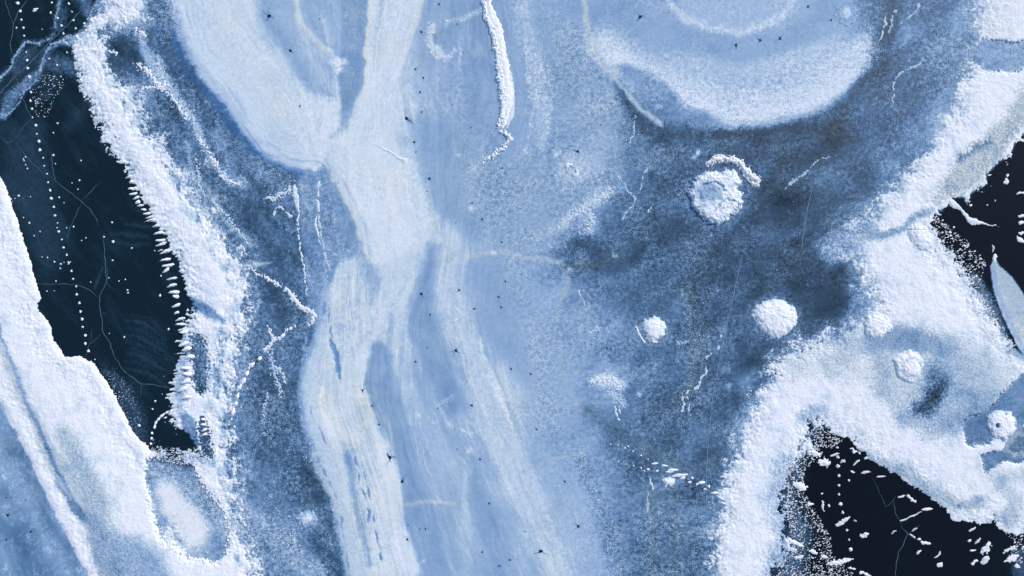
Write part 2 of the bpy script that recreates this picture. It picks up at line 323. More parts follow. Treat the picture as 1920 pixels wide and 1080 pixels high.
for k in range(9):
    y0 = 588+k*13; L([(236,y0),(262,y0+6),(290,y0+16),(312,y0+34)], [.5,2+(k*7 % 4),3.4-(k*5 % 3),1], 7, .34+.07*(k*3 % 5), 3.5, T=.22, g=.6)
L([(195,690),(235,730),(255,790),(262,825)], [5,14,20,14], 12, .6, 12, T=.25, g=1, s=.95)
L([(195,500),(180,535),(178,545)], [1,3,1], 3, .5, T=.22)
BC = [(1980,225),(1920,252),(1905,268),(1893,295),(1873,305),(1850,325),(1848,345),(1812,370),(1785,372),(1765,395),(1740,400),(1735,430),(1745,475),(1790,490),(1810,520),(1850,560),(1865,600),(1885,640),(1925,670),(2100,640),(2100,200)]
P(BC, 3, 1, 1, T=0, crisp=True, g=.04, s=0, w=0, b=0)
P([(1715,470),(1735,462),(1765,480),(1772,510),(1750,515),(1725,495)], 3, 1, 1, T=0, crisp=True, g=.04, s=0, w=0)
P([(1770,490),(1800,488),(1825,510),(1832,545),(1805,540),(1780,515)], 3, 1, 1, T=0, crisp=True, g=.04, s=0, w=0)
L([(1830,520),(1850,560),(1868,610),(1888,650)], [6,10,12,8], 6, .95, 8, T=.36, g=1, s=.9, w=.3)
BD = [(1515,780),(1545,790),(1600,805),(1640,845),(1680,865),(1750,915),(1790,945),(1850,955),(1910,975),(2100,990),(2150,1300),(1440,1300),(1440,1080),(1435,1040),(1465,1000),(1445,980),(1445,900),(1465,860),(1500,840),(1510,820)]
P(BD, 3, 1, 1, T=0, crisp=True, g=.04, s=0, w=0, b=0)
P([(1900,1030),(1925,1020),(1930,1090),(1900,1090)], 10, .6, 8, T=.4, g=.9)
# grainy shore of slush along the right-hand black pools
L([(1925,195),(1890,225),(1872,255),(1840,290),(1805,330),(1775,360)], [20,16,22,26,22,10], 8, .95, 5, T=.74, g=1, w=.55)
# ---- pale tongue of clear ice lying over the black pool at the right edge
P([(1864,478),(1872,496),(1892,514),(1908,534),(1925,560),(1990,640),(1990,700),(1922,668),(1905,645),(1890,612),(1872,572),(1861,535),(1857,500)], 1.6, 1, 1, T=.72, g=.35, s=0, w=.45, crisp=True)
L([(1861,500),(1866,540),(1882,580),(1902,625),(1920,660)], [3,4,5,4,4], 3, .8, T=.72, b=.45, crisp=True, w=0)
# hollows of the right-hand snow field
P(ell(1740,735,85,55,-10), 30, .9, 5, T=.58, g=.9, w=.2)

P([(1848,775),(1870,755),(1900,720),(1925,690),(1990,660),(1990,760),(1920,790),(1880,775),(1870,800),(1850,830),(1815,830),(1808,790)], 4, .95, 2, T=.50, g=.25, w=.0, crisp=True)
P([(1840,850),(1880,840),(1925,830),(1925,865),(1880,862),(1850,880)], 4, .95, 2, T=.50, g=.3, crisp=True)
P(ell(1915,830,34,26), 5, .9, 5, T=.62, w=.6, g=.6)
P(ell(1915,832,22,13), 3, .9, 2, T=.42, w=.5, g=.6)
L([(1850,95),(1900,110),(1930,90)], [12,22,22], 12, .9, 4, T=.6, g=.5)
L([(1560,470),(1620,440),(1700,425)], [24,20,8], 14, .8, 8, T=.62, g=1, s=.8)
# ---- far left: blue ice beyond the shore bank
P([(-200,690),(0,760),(35,830),(62,880),(100,955),(135,1020),(170,1090),(200,1300),(-200,1300)], 5, 1, 1, T=.50, g=.08, w=0)
L([(20,900),(35,1000),(55,1080)], [9,11,14], 18, .8, T=.44)
L([(0,830),(30,900),(75,970)], 14, 18, .35, T=.56)
L([(372,642),(378,690),(376,728)], [16,20,16], 6, 1, 5, T=.28, g=1, s=1)
L([(378,790),(386,815),(392,850)], [12,12,12], 6, 1, 5, T=.3, g=1, s=.9)
# oval hollow in the snow
OV = [(285,865),(310,862),(340,868),(360,880),(375,905),(395,935),(415,965),(425,1000),(425,1030),(410,1052),(385,1055),(345,1045),(315,1025),(290,995),(278,960),(275,920),(278,885)]
P(OV, 14, 1, 3, T=.56, g=.9, s=.2)
P([(295,900),(325,905),(350,935),(380,960),(395,990),(380,1025),(350,1030),(325,1000),(305,960),(290,925)], 14, .98, 7, T=.97, g=.35, w=.2)
L([(298,972),(318,1000),(335,1020)], [3,5,3], 3, .8, b=.6, T=.66)
L([(285,862),(310,864),(345,868)], 3, 3, .8, 3, T=.3)

mot = fbm(X/16, Y/16, 131, 5, .7); mot2 = fbm(X/60, Y/60, 137, 4, .6)
F['g'] = F['g']*(.40+.85*sstep(-.55, .55, fbm(X/75, Y/75, 151, 4, .6)))
gg_ = np.clip(F['g']*1.1, 0, 1)*sstep(.12, .3, F['T'])
slate = sstep(.16, .28, F['T'])*(1-sstep(.56, .68, F['T']))
# the slate ice: clouds drawn out along the wind, and frost threads
du, dv = (X+Y*.75)*.8, (Y-X*.75)*.8
rt = sstep(900, 1150, X); du = du*rt+(1-rt)*(X-Y*.45); dv = dv*rt+(1-rt)*(Y+X*.45)*1.0
cw = 26*fbm(X/110, Y/110, 155, 3)
along = np.where(X > 1000, fbm((X*.83-Y*.55)/150+cw/90, (X*.55+Y*.83)/48+cw/30, 161, 5, .58), fbm((X*.5+Y*.86)/120+cw/90, (X*.86-Y*.5)/30+cw/30, 165, 5, .58))
F['T'] += slate*(.145*along+.085*mot*gg_+.10*mot2)+(1-slate)*gg_*(.13*mot+.05*mot2)
def threads(sc, seed, thin, wa=.9):
    q = pn(X/sc+wa*fbm(X/(sc*.5), Y/(sc*.5), seed+2, 3), Y/sc+wa*fbm(X/(sc*.5), Y/(sc*.5), seed+5, 3), seed)
    return np.clip(1-np.abs(q)/thin, 0, 1)
thr_ = threads(46, 171, .035)*sstep(.02, .3, fbm(X/60, Y/60, 177, 3))+.8*threads(24, 181, .05)*sstep(.1, .35, fbm(X/45, Y/45, 187, 3))
F['T'] += slate*thr_*.20*(1+hf2*.5)
F['s'] = np.clip(F['s']+slate*.38*sstep(.05, .5, fbm(X/55, Y/55, 191, 4, .6)), 0, 1)
F['w'] = np.clip(F['w']+slate*(.55*np.clip(fbm(X/80, Y/80, 195, 4, .6), 0, 1)+.3*gg_*np.clip(mot, 0, 1)), 0, 1)
# the flow: fine wisps along the streamlines, over the lobes too
F['T'] += inflow*sstep(.56, .64, F['T'])*(X > 600)*((F['T']-.71)*.22)*sstep(1130, 1000, X)
fl = inflow*sstep(.5, .62, F['T'])*(1+.9*np.exp(-((X-670-.06*(Y-800))/75)**2)*sstep(470, 560, Y))
u3 = U+20*fbm(X/75, Y/110, 201, 4, .55)
wisp = np.clip(1-np.abs(pn(u3/20, Y/210, 205))/.10, 0, 1)*sstep(-.05, .35, fbm(X/50, Y/120, 209, 3))
wisp2 = np.clip(1-np.abs(pn(u3/9, Y/130, 211))/.13, 0, 1)*sstep(.0, .35, fbm(X/40, Y/90, 215, 3))
F['T'] -= .035*fl*sstep(.82, .7, F['T'])
F['T'] += fl*(.045*fbm(u3/22, Y/240, 221, 4, .62)+.045*fbm(u3/7, Y/100, 225, 3, .6)+.075*wisp+.055*wisp2+.075*fbm(X/70, Y/90, 229, 4, .6)+.02*mot)
F['w'] = np.clip(F['w']+fl*(.04+.06*sstep(.75, .87, F['T'])+.25*wisp+.42*np.clip(fbm(X/90, Y/140, 233, 4)-.05, 0, 1)), 0, 1)
F['b'] = np.clip(F['b']+fl*.5*np.clip(1-np.abs(pn(u3/15, Y/160, 237))/.06, 0, 1)*sstep(.1, .4, fbm(X/45, Y/80, 239, 3))*sstep(740, 600, X), 0, 1)
dl = sd_line(X+3*m1, Y+3*m2, [(318,-40),(338,50),(358,110),(400,165),(432,205),(452,240),(490,290),(540,316),(592,324)], 0)
fb = np.exp(dl/32)*(F['T'] > .6)
F['T'] -= fb*.13*sstep(.0, .6, pn(dl/5.0+2*n1, (X+Y*1.4)/160, 251)); F['T'] += fb*.05*pn(dl/3.2, (X+Y*1.4)/110, 255)
F['b'] = np.clip(F['b']+fb*.35*sstep(.2, .7, pn(dl/5.0+2*n1, (X+Y*1.4)/160, 251)), 0, 1)
# haze of fine frost blown over the black ice
blk_ = 1-sstep(.1, .18, F['T'])
F['T'] += blk_*(X < 600)*.10*np.clip(fbm((X*.8-Y*.6)/26, (X*.6+Y*.8)/90, 241, 5, .6)+.02, 0, 1)
# ------------------------------------------------------------------ relief of the ice sheet (metres)
pale = sstep(.62, .9, F['T'])*inflow
ZI = 0.05*pale + .015*streak*inflow + .006*m1 - .02*F['b']
ZI += .014*np.clip(F['g'], 0, 1)*(hf*.5+hf2*.3+pn(X/9, Y/9, 71)*.6)
core = (1-sstep(0, 600, np.maximum(np.maximum(-X, X-1920), np.maximum(-Y, Y-1080))))
ZI = np.where(F['T'] < .2, ZI*.15, ZI)*core

# ------------------------------------------------------------------ materials
def s2l(c): return tuple(((v/255)/12.92 if v/255 <= .04045 else ((v/255+.055)/1.055)**2.4) for v in c)
KL = (.86, .92, 1.13)              # what a white sheet returns under this sun and sky: turns seen colours into base colours
def col(r, g, b, kk=1): return tuple(min(.97, max(.001, v/k*kk)) for v, k in zip(s2l((r, g, b)), KL))+(1,)
class N:
    def __init__(s, name):
        s.m = bpy.data.materials.new(name); s.m.use_nodes = True; s.t = s.m.node_tree; s.t.nodes.clear()
        s.out = s.n('ShaderNodeOutputMaterial'); s.p = s.n('ShaderNodeBsdfPrincipled'); s.l(s.p.outputs[0], s.out.inputs[0])
        s.tc = s.n('ShaderNodeNewGeometry').outputs['Position']
    def n(s, ty, **k):
        o = s.t.nodes.new(ty)
        for a, b in k.items(): setattr(o, a, b)
        return o
    def l(s, a, b): s.t.links.new(a, b)
    def put(s, v, sock):
        if isinstance(v, (int, float, tuple)): sock.default_value = v
        else: s.l(v, sock)
    def ma(s, op, a, b=0., c=0., clamp=False):
        o = s.n('ShaderNodeMath', operation=op, use_clamp=clamp)
        for i, v in enumerate((a, b, c)): s.put(v, o.inputs[i])
        return o.outputs[0]
    def noise(s, sc, det=2., rough=.5, vec=None, dist=0.):
        o = s.n('ShaderNodeTexNoise'); s.l(vec or s.tc, o.inputs['Vector'])
        o.inputs['Scale'].default_value = sc; o.inputs['Detail'].default_value = det; o.inputs['Roughness'].default_value = rough; o.inputs['Distortion'].default_value = dist
        return o.outputs['Fac']
    def mix(s, f, a, b, bt='MIX'):
        o = s.n('ShaderNodeMix', data_type='RGBA', blend_type=bt); s.put(f, o.inputs[0]); s.put(a, o.inputs[6]); s.put(b, o.inputs[7]); return o.outputs[2]
    def ramp(s, f, pts):
        o = s.n('ShaderNodeValToRGB'); e = o.color_ramp.elements
        while len(e) < len(pts): e.new(.5)
        for q, (p_, c) in zip(e, pts): q.position = p_; q.color = c
        s.l(f, o.inputs[0]); return o.outputs[0]
    def mr(s, v, a, b, c, d):
        o = s.n('ShaderNodeMapRange'); s.put(v, o.inputs[0])
        for i, q in enumerate((a, b, c, d)): o.inputs[i+1].default_value = q
        return o.outputs[0]
    def bump(s, h, st, dist):
        o = s.n('ShaderNodeBump'); o.inputs['Strength'].default_value = st; o.inputs['Distance'].default_value = dist; s.l(h, o.inputs['Height']); s.l(o.outputs[0], s.p.inputs['Normal'])
RAMP = [(0, col(9,15,25)), (.08, col(17,39,54)), (.16, col(37,60,84)), (.3, col(58,86,122)), (.45, col(88,123,168)), (.6, col(129,159,203)),
        (.72, col(156,180,216)), (.86, col(194,209,232)), (1, col(222,227,250))]
def attr(n, name):
    a = n.n('ShaderNodeAttribute', attribute_name=name); sp = n.n('ShaderNodeSeparateColor'); n.l(a.outputs['Color'], sp.inputs[0])
    return sp.outputs[0], sp.outputs[1], sp.outputs[2], a.outputs['Alpha']
def frost(n, T, g, w, s_, b):
    a = n.noise(9.5, 3, .6); c = n.noise(3.0, 3, .6); d_ = n.noise(24, 1, .5)
    gr = n.ma('ADD', n.ma('SUBTRACT', a, .5), n.ma('MULTIPLY', n.ma('SUBTRACT', c, .5), .8))
    gr = n.ma('ADD', gr, n.ma('MULTIPLY', n.ma('SUBTRACT', d_, .5), .6))
    gk = n.ma('MULTIPLY_ADD', g, 1.25, .06)
    damp = n.mr(T, 0, .35, .12, 1)
    T2 = n.ma('ADD', T, n.ma('MULTIPLY', n.ma('MULTIPLY', gr, gk), damp))
    vo = n.n('ShaderNodeTexVoronoi'); vo.inputs['Scale'].default_value = 5.2; n.l(n.tc, vo.inputs['Vector'])
    thr = n.noise(1.2, 3, .6)
    dens = n.ma('MULTIPLY', s_, n.mr(thr, .38, .62, .25, 1))
    rad = n.ma('MULTIPLY', dens, .36)
    spk = n.mr(n.ma('SUBTRACT', rad, vo.outputs['Distance']), -.02, .08, 0, 1)
    T3 = n.ma('ADD', T2, n.ma('MULTIPLY', spk, .42), clamp=True)
    c0 = n.ramp(T3, RAMP)
    c0 = n.mix(n.ma('MULTIPLY', w, 1.), c0, n.mix(1., c0, (1.17, 1.0, .76, 1), 'MULTIPLY'))
    c0 = n.mix(n.ma('MULTIPLY', b, .8), c0, col(70,122,196))
    return c0, T3, gr, spk
# ice sheet
n = N('lake_ice'); T, g, w, s_ = attr(n, 'frost'); b = n.n('ShaderNodeAttribute', attribute_name='blue').outputs['Fac']
c0, T3, gr, spk = frost(n, T, g, w, s_, b)
n.l(c0, n.p.inputs['Base Color']); n.l(n.mr(T3, 0, .5, .22, .75), n.p.inputs['Roughness'])
n.p.inputs['IOR'].default_value = 1.31
n.bump(n.ma('MULTIPLY', n.ma('ADD', gr, n.ma('MULTIPLY', spk, .6)), n.ma('MULTIPLY_ADD', g, .9, .1)), .7, .05); M_ICE = n.m
# snow
def snow_mat(name, tint=(228,231,251), lump=1.):
    n = N(name); T, g, w, s_ = attr(n, 'frost'); b = n.n('ShaderNodeAttribute', attribute_name='blue').outputs['Fac']
    a = n.noise(2.1, 4, .62); c = n.noise(8, 3, .6); d_ = n.noise(20, 2, .6)
    gr = n.ma('ADD', n.ma('SUBTRACT', c, .5), n.ma('MULTIPLY', n.ma('SUBTRACT', d_, .5), .7))
    T2 = n.ma('ADD', T, n.ma('MULTIPLY', gr, n.ma('MULTIPLY_ADD', g, .55, .06)), clamp=True)
    c0 = n.ramp(T2, RAMP[:-1]+[(1, col(*tint))])
    c0 = n.mix(n.ma('MULTIPLY', w, 1.), c0, n.mix(1., c0, (1.15, .98, .78, 1), 'MULTIPLY'))
    c0 = n.mix(n.ma('MULTIPLY', b, .8), c0, col(70,122,196))
    n.l(c0, n.p.inputs['Base Color']); n.p.inputs['Roughness'].default_value = .8; n.p.inputs['IOR'].default_value = 1.31
    vo = n.n('ShaderNodeTexVoronoi'); vo.inputs['Scale'].default_value = 4.0; vo.feature = 'SMOOTH_F1'; n.l(n.tc, vo.inputs['Vector'])
    h = n.ma('ADD', n.ma('MULTIPLY', c, .55), n.ma('MULTIPLY', d_, .25)); h = n.ma('ADD', h, n.ma('MULTIPLY', a, .8))
    h = n.ma('SUBTRACT', h, n.ma('MULTIPLY', vo.outputs['Distance'], .35))
    n.bump(h, .85, .052*lump); return n.m
M_SNOW = snow_mat('wind_packed_snow')
n = N('crack_frost'); n.p.inputs['Base Color'].default_value = col(78,116,142); n.l(n.mix(n.noise(2.5, 3), col(28,56,78), col(98,130,154)), n.p.inputs['Base Color']); n.p.inputs['Roughness'].default_value = .6; M_CRACK = n.m
n = N('hairline_frost'); n.l(n.mix(n.noise(2.5, 3), col(96,130,165), col(140,170,205)), n.p.inputs['Base Color']); n.p.inputs['Roughness'].default_value = .6; M_HAIR = n.m
n = N('open_water_hole'); n.l(n.mix(n.noise(9, 2), col(10,26,48), col(24,52,84)), n.p.inputs['Base Color']); n.p.inputs['Roughness'].default_value = .25; M_HOLE = n.m
n = N('hole_fissure'); n.l(n.mix(n.noise(6, 2), col(70,102,142), col(122,152,192)), n.p.inputs['Base Color']); n.p.inputs['Roughness'].default_value = .5; M_FISS = n.m

# ------------------------------------------------------------------ mesh building
col_ = scene.collection
def link(name, me, mat=None, parent=None, **tags):
    o = bpy.data.objects.new(name, me); col_.objects.link(o)
    if mat and me: me.materials.append(mat)
    if parent: o.parent = parent
    for k, v in tags.items(): o[k] = v
    return o
def grid_mesh(name, PX, PY, Z, fr, bl, keep):
    """heightfield over the px grid; keep = mask of vertices to use (a cell is kept when any corner is)"""
    c = keep[:-1, :-1] | keep[1:, :-1] | keep[:-1, 1:] | keep[1:, 1:]
    used = np.zeros(keep.shape, bool)
    used[:-1, :-1] |= c; used[1:, :-1] |= c; used[:-1, 1:] |= c; used[1:, 1:] |= c
    idx = np.cumsum(used.ravel()).reshape(used.shape)-1
    nv = int(used.sum()); co = np.empty((nv, 3), np.float32)
    co[:, 0] = (PX[used]-960)*S; co[:, 1] = (540-PY[used])*S; co[:, 2] = Z[used]
    f = np.stack([idx[1:, :-1][c], idx[1:, 1:][c], idx[:-1, 1:][c], idx[:-1, :-1][c]], 1).astype(np.int32)
    me = bpy.data.meshes.new(name); me.vertices.add(nv); me.vertices.foreach_set('co', co.ravel())
    nf = len(f); me.loops.add(nf*4); me.loops.foreach_set('vertex_index', f.ravel())
    me.polygons.add(nf); me.polygons.foreach_set('loop_start', np.arange(0, nf*4, 4, dtype=np.int32))
    me.polygons.foreach_set('loop_total', np.full(nf, 4, np.int32)); me.polygons.foreach_set('use_smooth', np.ones(nf, bool))
    a = me.attributes.new('frost', 'FLOAT_COLOR', 'POINT'); a.data.foreach_set('color', np.stack([v[used] for v in fr], 1).astype(np.float32).ravel())
    a = me.attributes.new('blue', 'FLOAT', 'POINT'); a.data.foreach_set('value', bl[used].astype(np.float32))
    me.update(); me.validate(); return me

# ---- snow tone field for the banks
FI = F
F = {k: np.zeros_like(X) for k in 'gwbs'}; F['T'] = np.full_like(X, 1.02); F['g'] += .10
F['d'] = np.zeros_like(X)                                    # d: how far the snow is thinned (px of outline distance)
# left bank: smooth ribbed strip, dark seam and grey lower part
L([(-10,610),(20,690),(60,770),(90,840),(130,910),(180,990),(215,1090)], [6,8,12,15,19,21,23], 4, .95, 2, T=.81, g=.25, w=.35)
L([(-10,590),(10,640),(40,720),(68,790),(90,840),(115,905),(145,960),(170,985)], [2.5,2.5,4,4,5,6,8,5], 3, .95, 3, T=.50, g=.6, w=.1)
L([(120,810),(150,870),(175,920),(200,1000)], [14,22,24,20], 14, .9, 8, T=.72, g=1.1, w=.3)
L([(0,752),(32,816),(64,872),(90,935),(124,1000),(168,1090)], 2.2, 2, .9, 1, T=1.05, g=.3)
L([(14,700),(50,780),(80,850),(130,930)], 3, 3, .6, 1, T=.93, g=.2)
L([(240,1030),(275,1050),(300,1090)], [26,30,30], 20, .8, 8, T=.58, g=1)
L([(180,980),(200,1030),(240,1090)], [16,26,34], 12, .9, 8, T=.64, g=1.1, w=.2)
L([(15,610),(40,700),(80,770)], [10,14,12], 16, .5, T=.96, b=.06)
L([(300,1150),(300,1050)], 10, 10, .0, T=1)
# ridge: wedge of bare ice, peppered side
L([(350,558),(370,570),(395,585),(420,600)], [5,9,10,5], 4, .9, 3, T=.55, g=.6, b=.1)
L([(372,570),(392,575)], 2, 2, .7, T=.5, b=.3)
L([(372,642),(378,690),(376,728)], [13,17,12], 9, .95, 8, d=62, T=.72)
L([(410,620),(408,680),(402,740)], [3,4,5], 5, .7, 8, d=30, T=.75)
L([(345,640),(342,700),(335,760)], [7,9,6], 4, .8, 3, T=.72)
L([(345,780),(355,800),(372,830)], [8,12,8], 4, .95, 4, T=.56, g=.4)
L([(345,600),(350,650),(335,720),(338,770)], [10,12,12,10], 7, .6, 4, T=.80, g=.6)
L([(418,600),(412,680),(408,740)], [3,4,5], 5, .6, 5, T=.7, g=.8)
L([(378,790),(386,815),(392,850)], [6,7,6], 5, .9, 9, d=250, T=.76, w=.2)
L([(290,848),(340,852),(395,862)], [5,9,11], 6, .8, 9, T=.7, g=1)
L([(335,320),(345,400)], 10, 14, .3, T=.95, b=.1)
s_ = box([(140,60),(480,1080)], 10)
rb = sstep(-14, 10, sd_line(X[s_], Y[s_], [(215,160),(262,230),(330,340),(392,450),(440,520),(432,600),(415,700),(408,800),(430,900),(452,1040)], [12,20,18,16,14,20,22,20,22,26]))
F['d'][s_] += rb*75*np.clip(fbm(X[s_]/15, Y[s_]/19, 401, 4, .62)-.10, 0, 1)
F['T'][s_] -= rb*.22*sstep(-.1, .5, fbm(X[s_]/24, Y[s_]/30, 405, 4, .6))
# upper right
L([(1925,180),(1900,225),(1872,255),(1838,295),(1805,330),(1770,362)], [20,18,24,32,28,14], 8, .92, 12, T=.76, g=1.2, w=.75)
L([(1850,262),(1815,285),(1800,300)], [5,7,5], 5, .9, 8, T=.5, g=1, w=.5, d=6)
P(ell(1880,105,50,26), 10, .95, 7, d=250)
L([(1845,120),(1800,150)], [6,3], 6, .9, 6, d=8)
L([(1610,440),(1650,440),(1690,428),(1712,410)], [10,8,6,8], 6, .9, 7, T=.55, g=1, w=.3)
L([(1720,398),(1745,395)], [6,8], 6, .8, 4, T=.6, g=.8, w=.4)
L([(1570,440),(1600,460),(1620,430)], [18,20,16], 14, .8, 8, T=.72, g=1, d=5)
L([(1850,95),(1895,110),(1930,100)], [14,22,24], 10, .9, 4, T=.6, g=.6, d=250)
L([(1880,10),(1870,60)], [26,20], 16, .4, 6, T=.88, g=.8, w=.3)
L([(1700,330),(1690,365),(1650,400)], 5, 8, .5, 4, T=.85, g=.6)
# right snow field

P(ell(1770,715,140,86,-8), 34, .85, 18, T=.80, g=.9, w=.3)
L([(1560,690),(1600,640),(1650,650),(1700,625),(1780,640)], [18,22,24,20,16], 16, .6, 14, T=.70, g=1, w=.4)
L([(1820,690),(1850,740),(1800,790),(1740,810)], [16,22,20,10], 16, .7, 12, T=.66, g=1, w=.3)
L([(1840,860),(1870,900),(1920,890)], [10,14,14], 14, .6, 10, T=.74, g=1, w=.35)
P([(1690,785),(1716,760),(1728,720),(1750,690),(1800,680),(1790,720),(1766,765),(1740,790)], 24, .9, 18, T=.50, g=1.1, w=.2)
P([(1708,772),(1726,750),(1742,724),(1768,705),(1776,720),(1758,755),(1730,775)], 13, .95, 12, T=.18, g=1.1)
L([(1742,700),(1790,690),(1830,700)], [14,12,6], 16, .6, 14, T=.42, g=1.1)
P(ell(1690,640,60,22,-12), 14, .85, 10, T=.58, g=.8, w=.2)
L([(1590,660),(1640,650),(1655,690),(1650,730)], [16,14,12,10], 14, .7, 12, T=.72, g=1, w=.35)
L([(1655,700),(1665,745),(1700,790),(1760,800),(1800,780)], [8,10,12,10,8], 12, .6, 9, T=.72, g=1, w=.4)
L([(1640,640),(1680,630),(1740,640),(1780,660)], [20,18,18,16], 14, .85, 6, T=.6, g=.8, w=.25)
L([(1790,690),(1830,700),(1840,680)], [20,22,14], 18, .6, 3, T=.84, g=.7, w=.3)
L([(1800,740),(1840,760),(1780,790)], [20,22,16], 16, .8, 4, T=.62, g=.8, w=.2)
L([(1500,690),(1580,660),(1600,700),(1640,690)], [22,26,20,16], 18, .55, 9, T=.82, g=1, w=.4)
L([(1560,640),(1590,600),(1620,590)], [14,14,8], 12, .6, 8, T=.78, g=.9)
P([(1846,770),(1872,750),(1900,718),(1925,688),(1990,650),(1990,770),(1920,795),(1884,775),(1874,800),(1852,832),(1812,834),(1804,790)], 5, 1, 4, d=250)
P([(1838,850),(1880,838),(1990,825),(1990,868),(1880,864),(1848,882)], 5, 1, 4, d=250)
P(ell(1915,830,34,28), 4, 1, 3, d=250)
L([(1870,800),(1925,780)], 16, 6, 1, 3, d=250)
L([(1610,845),(1650,870),(1700,885),(1740,920),(1790,950),(1840,940)], [6,9,12,14,10,12], 8, .8, 6, T=.70, g=1, w=.45)
L([(1500,780),(1530,765),(1545,770)], [10,12,8], 9, .7, 9, T=.7, g=1, d=7)
L([(1470,810),(1455,860),(1440,920),(1450,980)], [8,16,18,14], 12, .6, 9, T=.86, g=.9, d=5)
L([(1870,900),(1900,940),(1890,980)], [10,14,12], 8, .6, 7, T=.72, g=.9, w=.3, d=3)
P(OV, 10, 1, 7, d=120)
FS = F

L([(1470,860),(1455,930),(1462,1000),(1448,1080)], [14,16,14,18], 12, .8, 9, T=.84, g=1.1)
L([(1455,930),(1470,1050)], 8, 8, .5, 9, T=.8, g=1)
# ---- banks: heightfields that rise out of the ice where the snow lies
lum = fbm(X/26, Y/26, 81, 4, .62); lum2 = pn(X/6.5, Y/6.5, 87); lum3 = pn(X/3.6, Y/3.6, 89)
white = np.random.RandomState(5).rand(*X.shape).astype(np.float32)-.5
mott = fbm(X/34, Y/34, 141, 5, .65)
FS['T'] -= .30*np.clip(mott-.03, 0, 1)+.04*np.abs(lum2)
FS['g'] += .30  # colour grain stands in for small blue shadows across the snow
DI = np.full(X.shape, -999, np.float32)                       # outline distance of all snow together, for the frost that fringes it
ZT = ZI.copy()                                                # top of whatever lies at a point
BKA = [(-230,200),(-60,290),(-15,315),(0,330),(10,350),(35,420),(60,500),(76,560),(72,585),(90,600),(100,640),(122,668),(150,668),(175,680),(200,715),(225,760),(240,790),(250,812),(285,845),(330,866),(400,868),(420,1300),(200,1300),(165,1080),(122,1000),(88,935),(62,872),(30,815),(0,755),(-230,640)]
BKB = [(200,-230),(195,0),(185,25),(165,45),(150,75),(132,85),(142,120),(152,160),(165,195),(188,235),(196,265),(232,308),(246,340),(266,380),(286,410),(305,435),(328,470),(344,520),(352,545),(357,575),(346,605),(340,650),(330,700),(320,745),(326,790),(352,818),(375,846),(330,852),(283,846),(190,860),(190,1300),(520,1300),(490,1080),(476,1040),(452,990),(446,930),(441,880),(434,820),(430,780),(440,720),(448,650),(470,600),(466,550),(458,490),(430,455),(400,415),(383,380),(365,355),(340,322),(318,290),(305,262),(275,235),(262,190),(250,165),(225,150),(205,135),(198,100),(194,62),(210,45),(238,46),(272,36),(278,0),(278,-230)]
BKC = [(1850,-230),(1835,0),(1825,40),(1832,70),(1840,105),(1815,125),(1797,150),(1790,180),(1785,215),(1762,225),(1752,260),(1740,280),(1720,300),(1700,320),(1670,350),(1642,380),(1632,410),(1600,415),(1572,430),(1565,450),(1585,470),(1602,490),(1612,530),(1632,555),(1640,580),(1600,600),(1560,625),(1520,640),(1480,650),(1455,680),(1430,720),(1410,750),(1395,790),(1380,830),(1370,870),(1356,900),(1352,940),(1346,970),(1336,1010),(1336,1080),(1330,1300),(1440,1300),(1452,1080),(1455,1060),(1484,1025),(1476,980),(1474,920),(1480,880),(1500,855),(1525,840),(1520,820),(1530,796),(1560,812),(1598,826),(1640,868),(1680,888),(1745,933),(1775,953),(1788,975),(1850,980),(1905,1003),(2150,1020),(2150,700),(1925,682),(1902,650),(1872,610),(1840,560),(1822,535),(1800,490),(1775,465),(1752,440),(1748,408),(1765,392),(1785,372),(1812,368),(1848,342),(1856,322),(1873,303),(1893,292),(1905,266),(1920,250),(2150,150),(2150,-230)]
XC = float(xs[np.searchsorted(xs, 285)]); YC = float(ys[np.searchsorted(ys, 432)])
# r: how much an edge breaks up into grains (px)
FS['r'] = np.full_like(X, 9.)
F = FS
for q_, w_, v_ in (([(0,320),(60,500),(75,570),(110,660),(180,685),(240,800),(285,850)], 16, 1.2), ([(0,755),(62,872),(122,1000),(180,1120)], 20, 1.5),
                   ([(200,270),(300,430),(352,560),(345,620),(320,740),(350,815)], 14, 3.), ([(130,90),(165,195),(200,280)], 14, 6.),
                   ([(1560,812),(1640,868),(1745,933),(1790,978),(1900,1003)], 16, 2.5), ([(1925,250),(1860,320),(1785,372),(1750,400)], 16, 3.),
                   ([(1640,380),(1740,280),(1795,170)], 16, 8.), ([(1600,415),(1560,450),(1640,570),(1480,650),(1400,790),(1350,950),(1336,1090)], 30, 13.),
                   ([(1770,460),(1840,560),(1925,682)], 14, 8.), ([(1530,800),(1475,920),(1455,1080)], 20, 12.), ([(470,600),(440,720),(446,930),(480,1080)], 30, 13.), ([(300,250),(383,380),(458,490)], 24, 10.)):
    L(q_, w_, 14, 1, r=v_)
FS['k'] = np.zeros_like(X)
L([(200,270),(300,430),(352,560),(345,620),(320,740),(350,815)], 24, 10, 1, k=9); L([(130,90),(165,195),(200,280)], 24, 10, 1, k=6)
def bank_d(polys, s_):
    a_, b_ = wx1[s_]+1.5*m2[s_], wy1[s_]+1.5*m1[s_]
    d = sd_poly(a_, b_, polys[0])
    for q in polys[1:]: d = np.maximum(d, sd_poly(a_, b_, q))
    d = d-FS['d'][s_]; teeth = FS['k'][s_]
    r = FS['r'][s_]; near = 1-sstep(14, 70, d)
    d = d + r*(3.6*lum[s_]+.6*lum2[s_]+.8*lum3[s_]+1.5*white[s_]*sstep(2, 8, r)+1.6*mott[s_])*near
    d = d + teeth*pn(X[s_]/30+Y[s_]/60, Y[s_]/5.5, 93)*(1-sstep(0, 40, d))
    return d
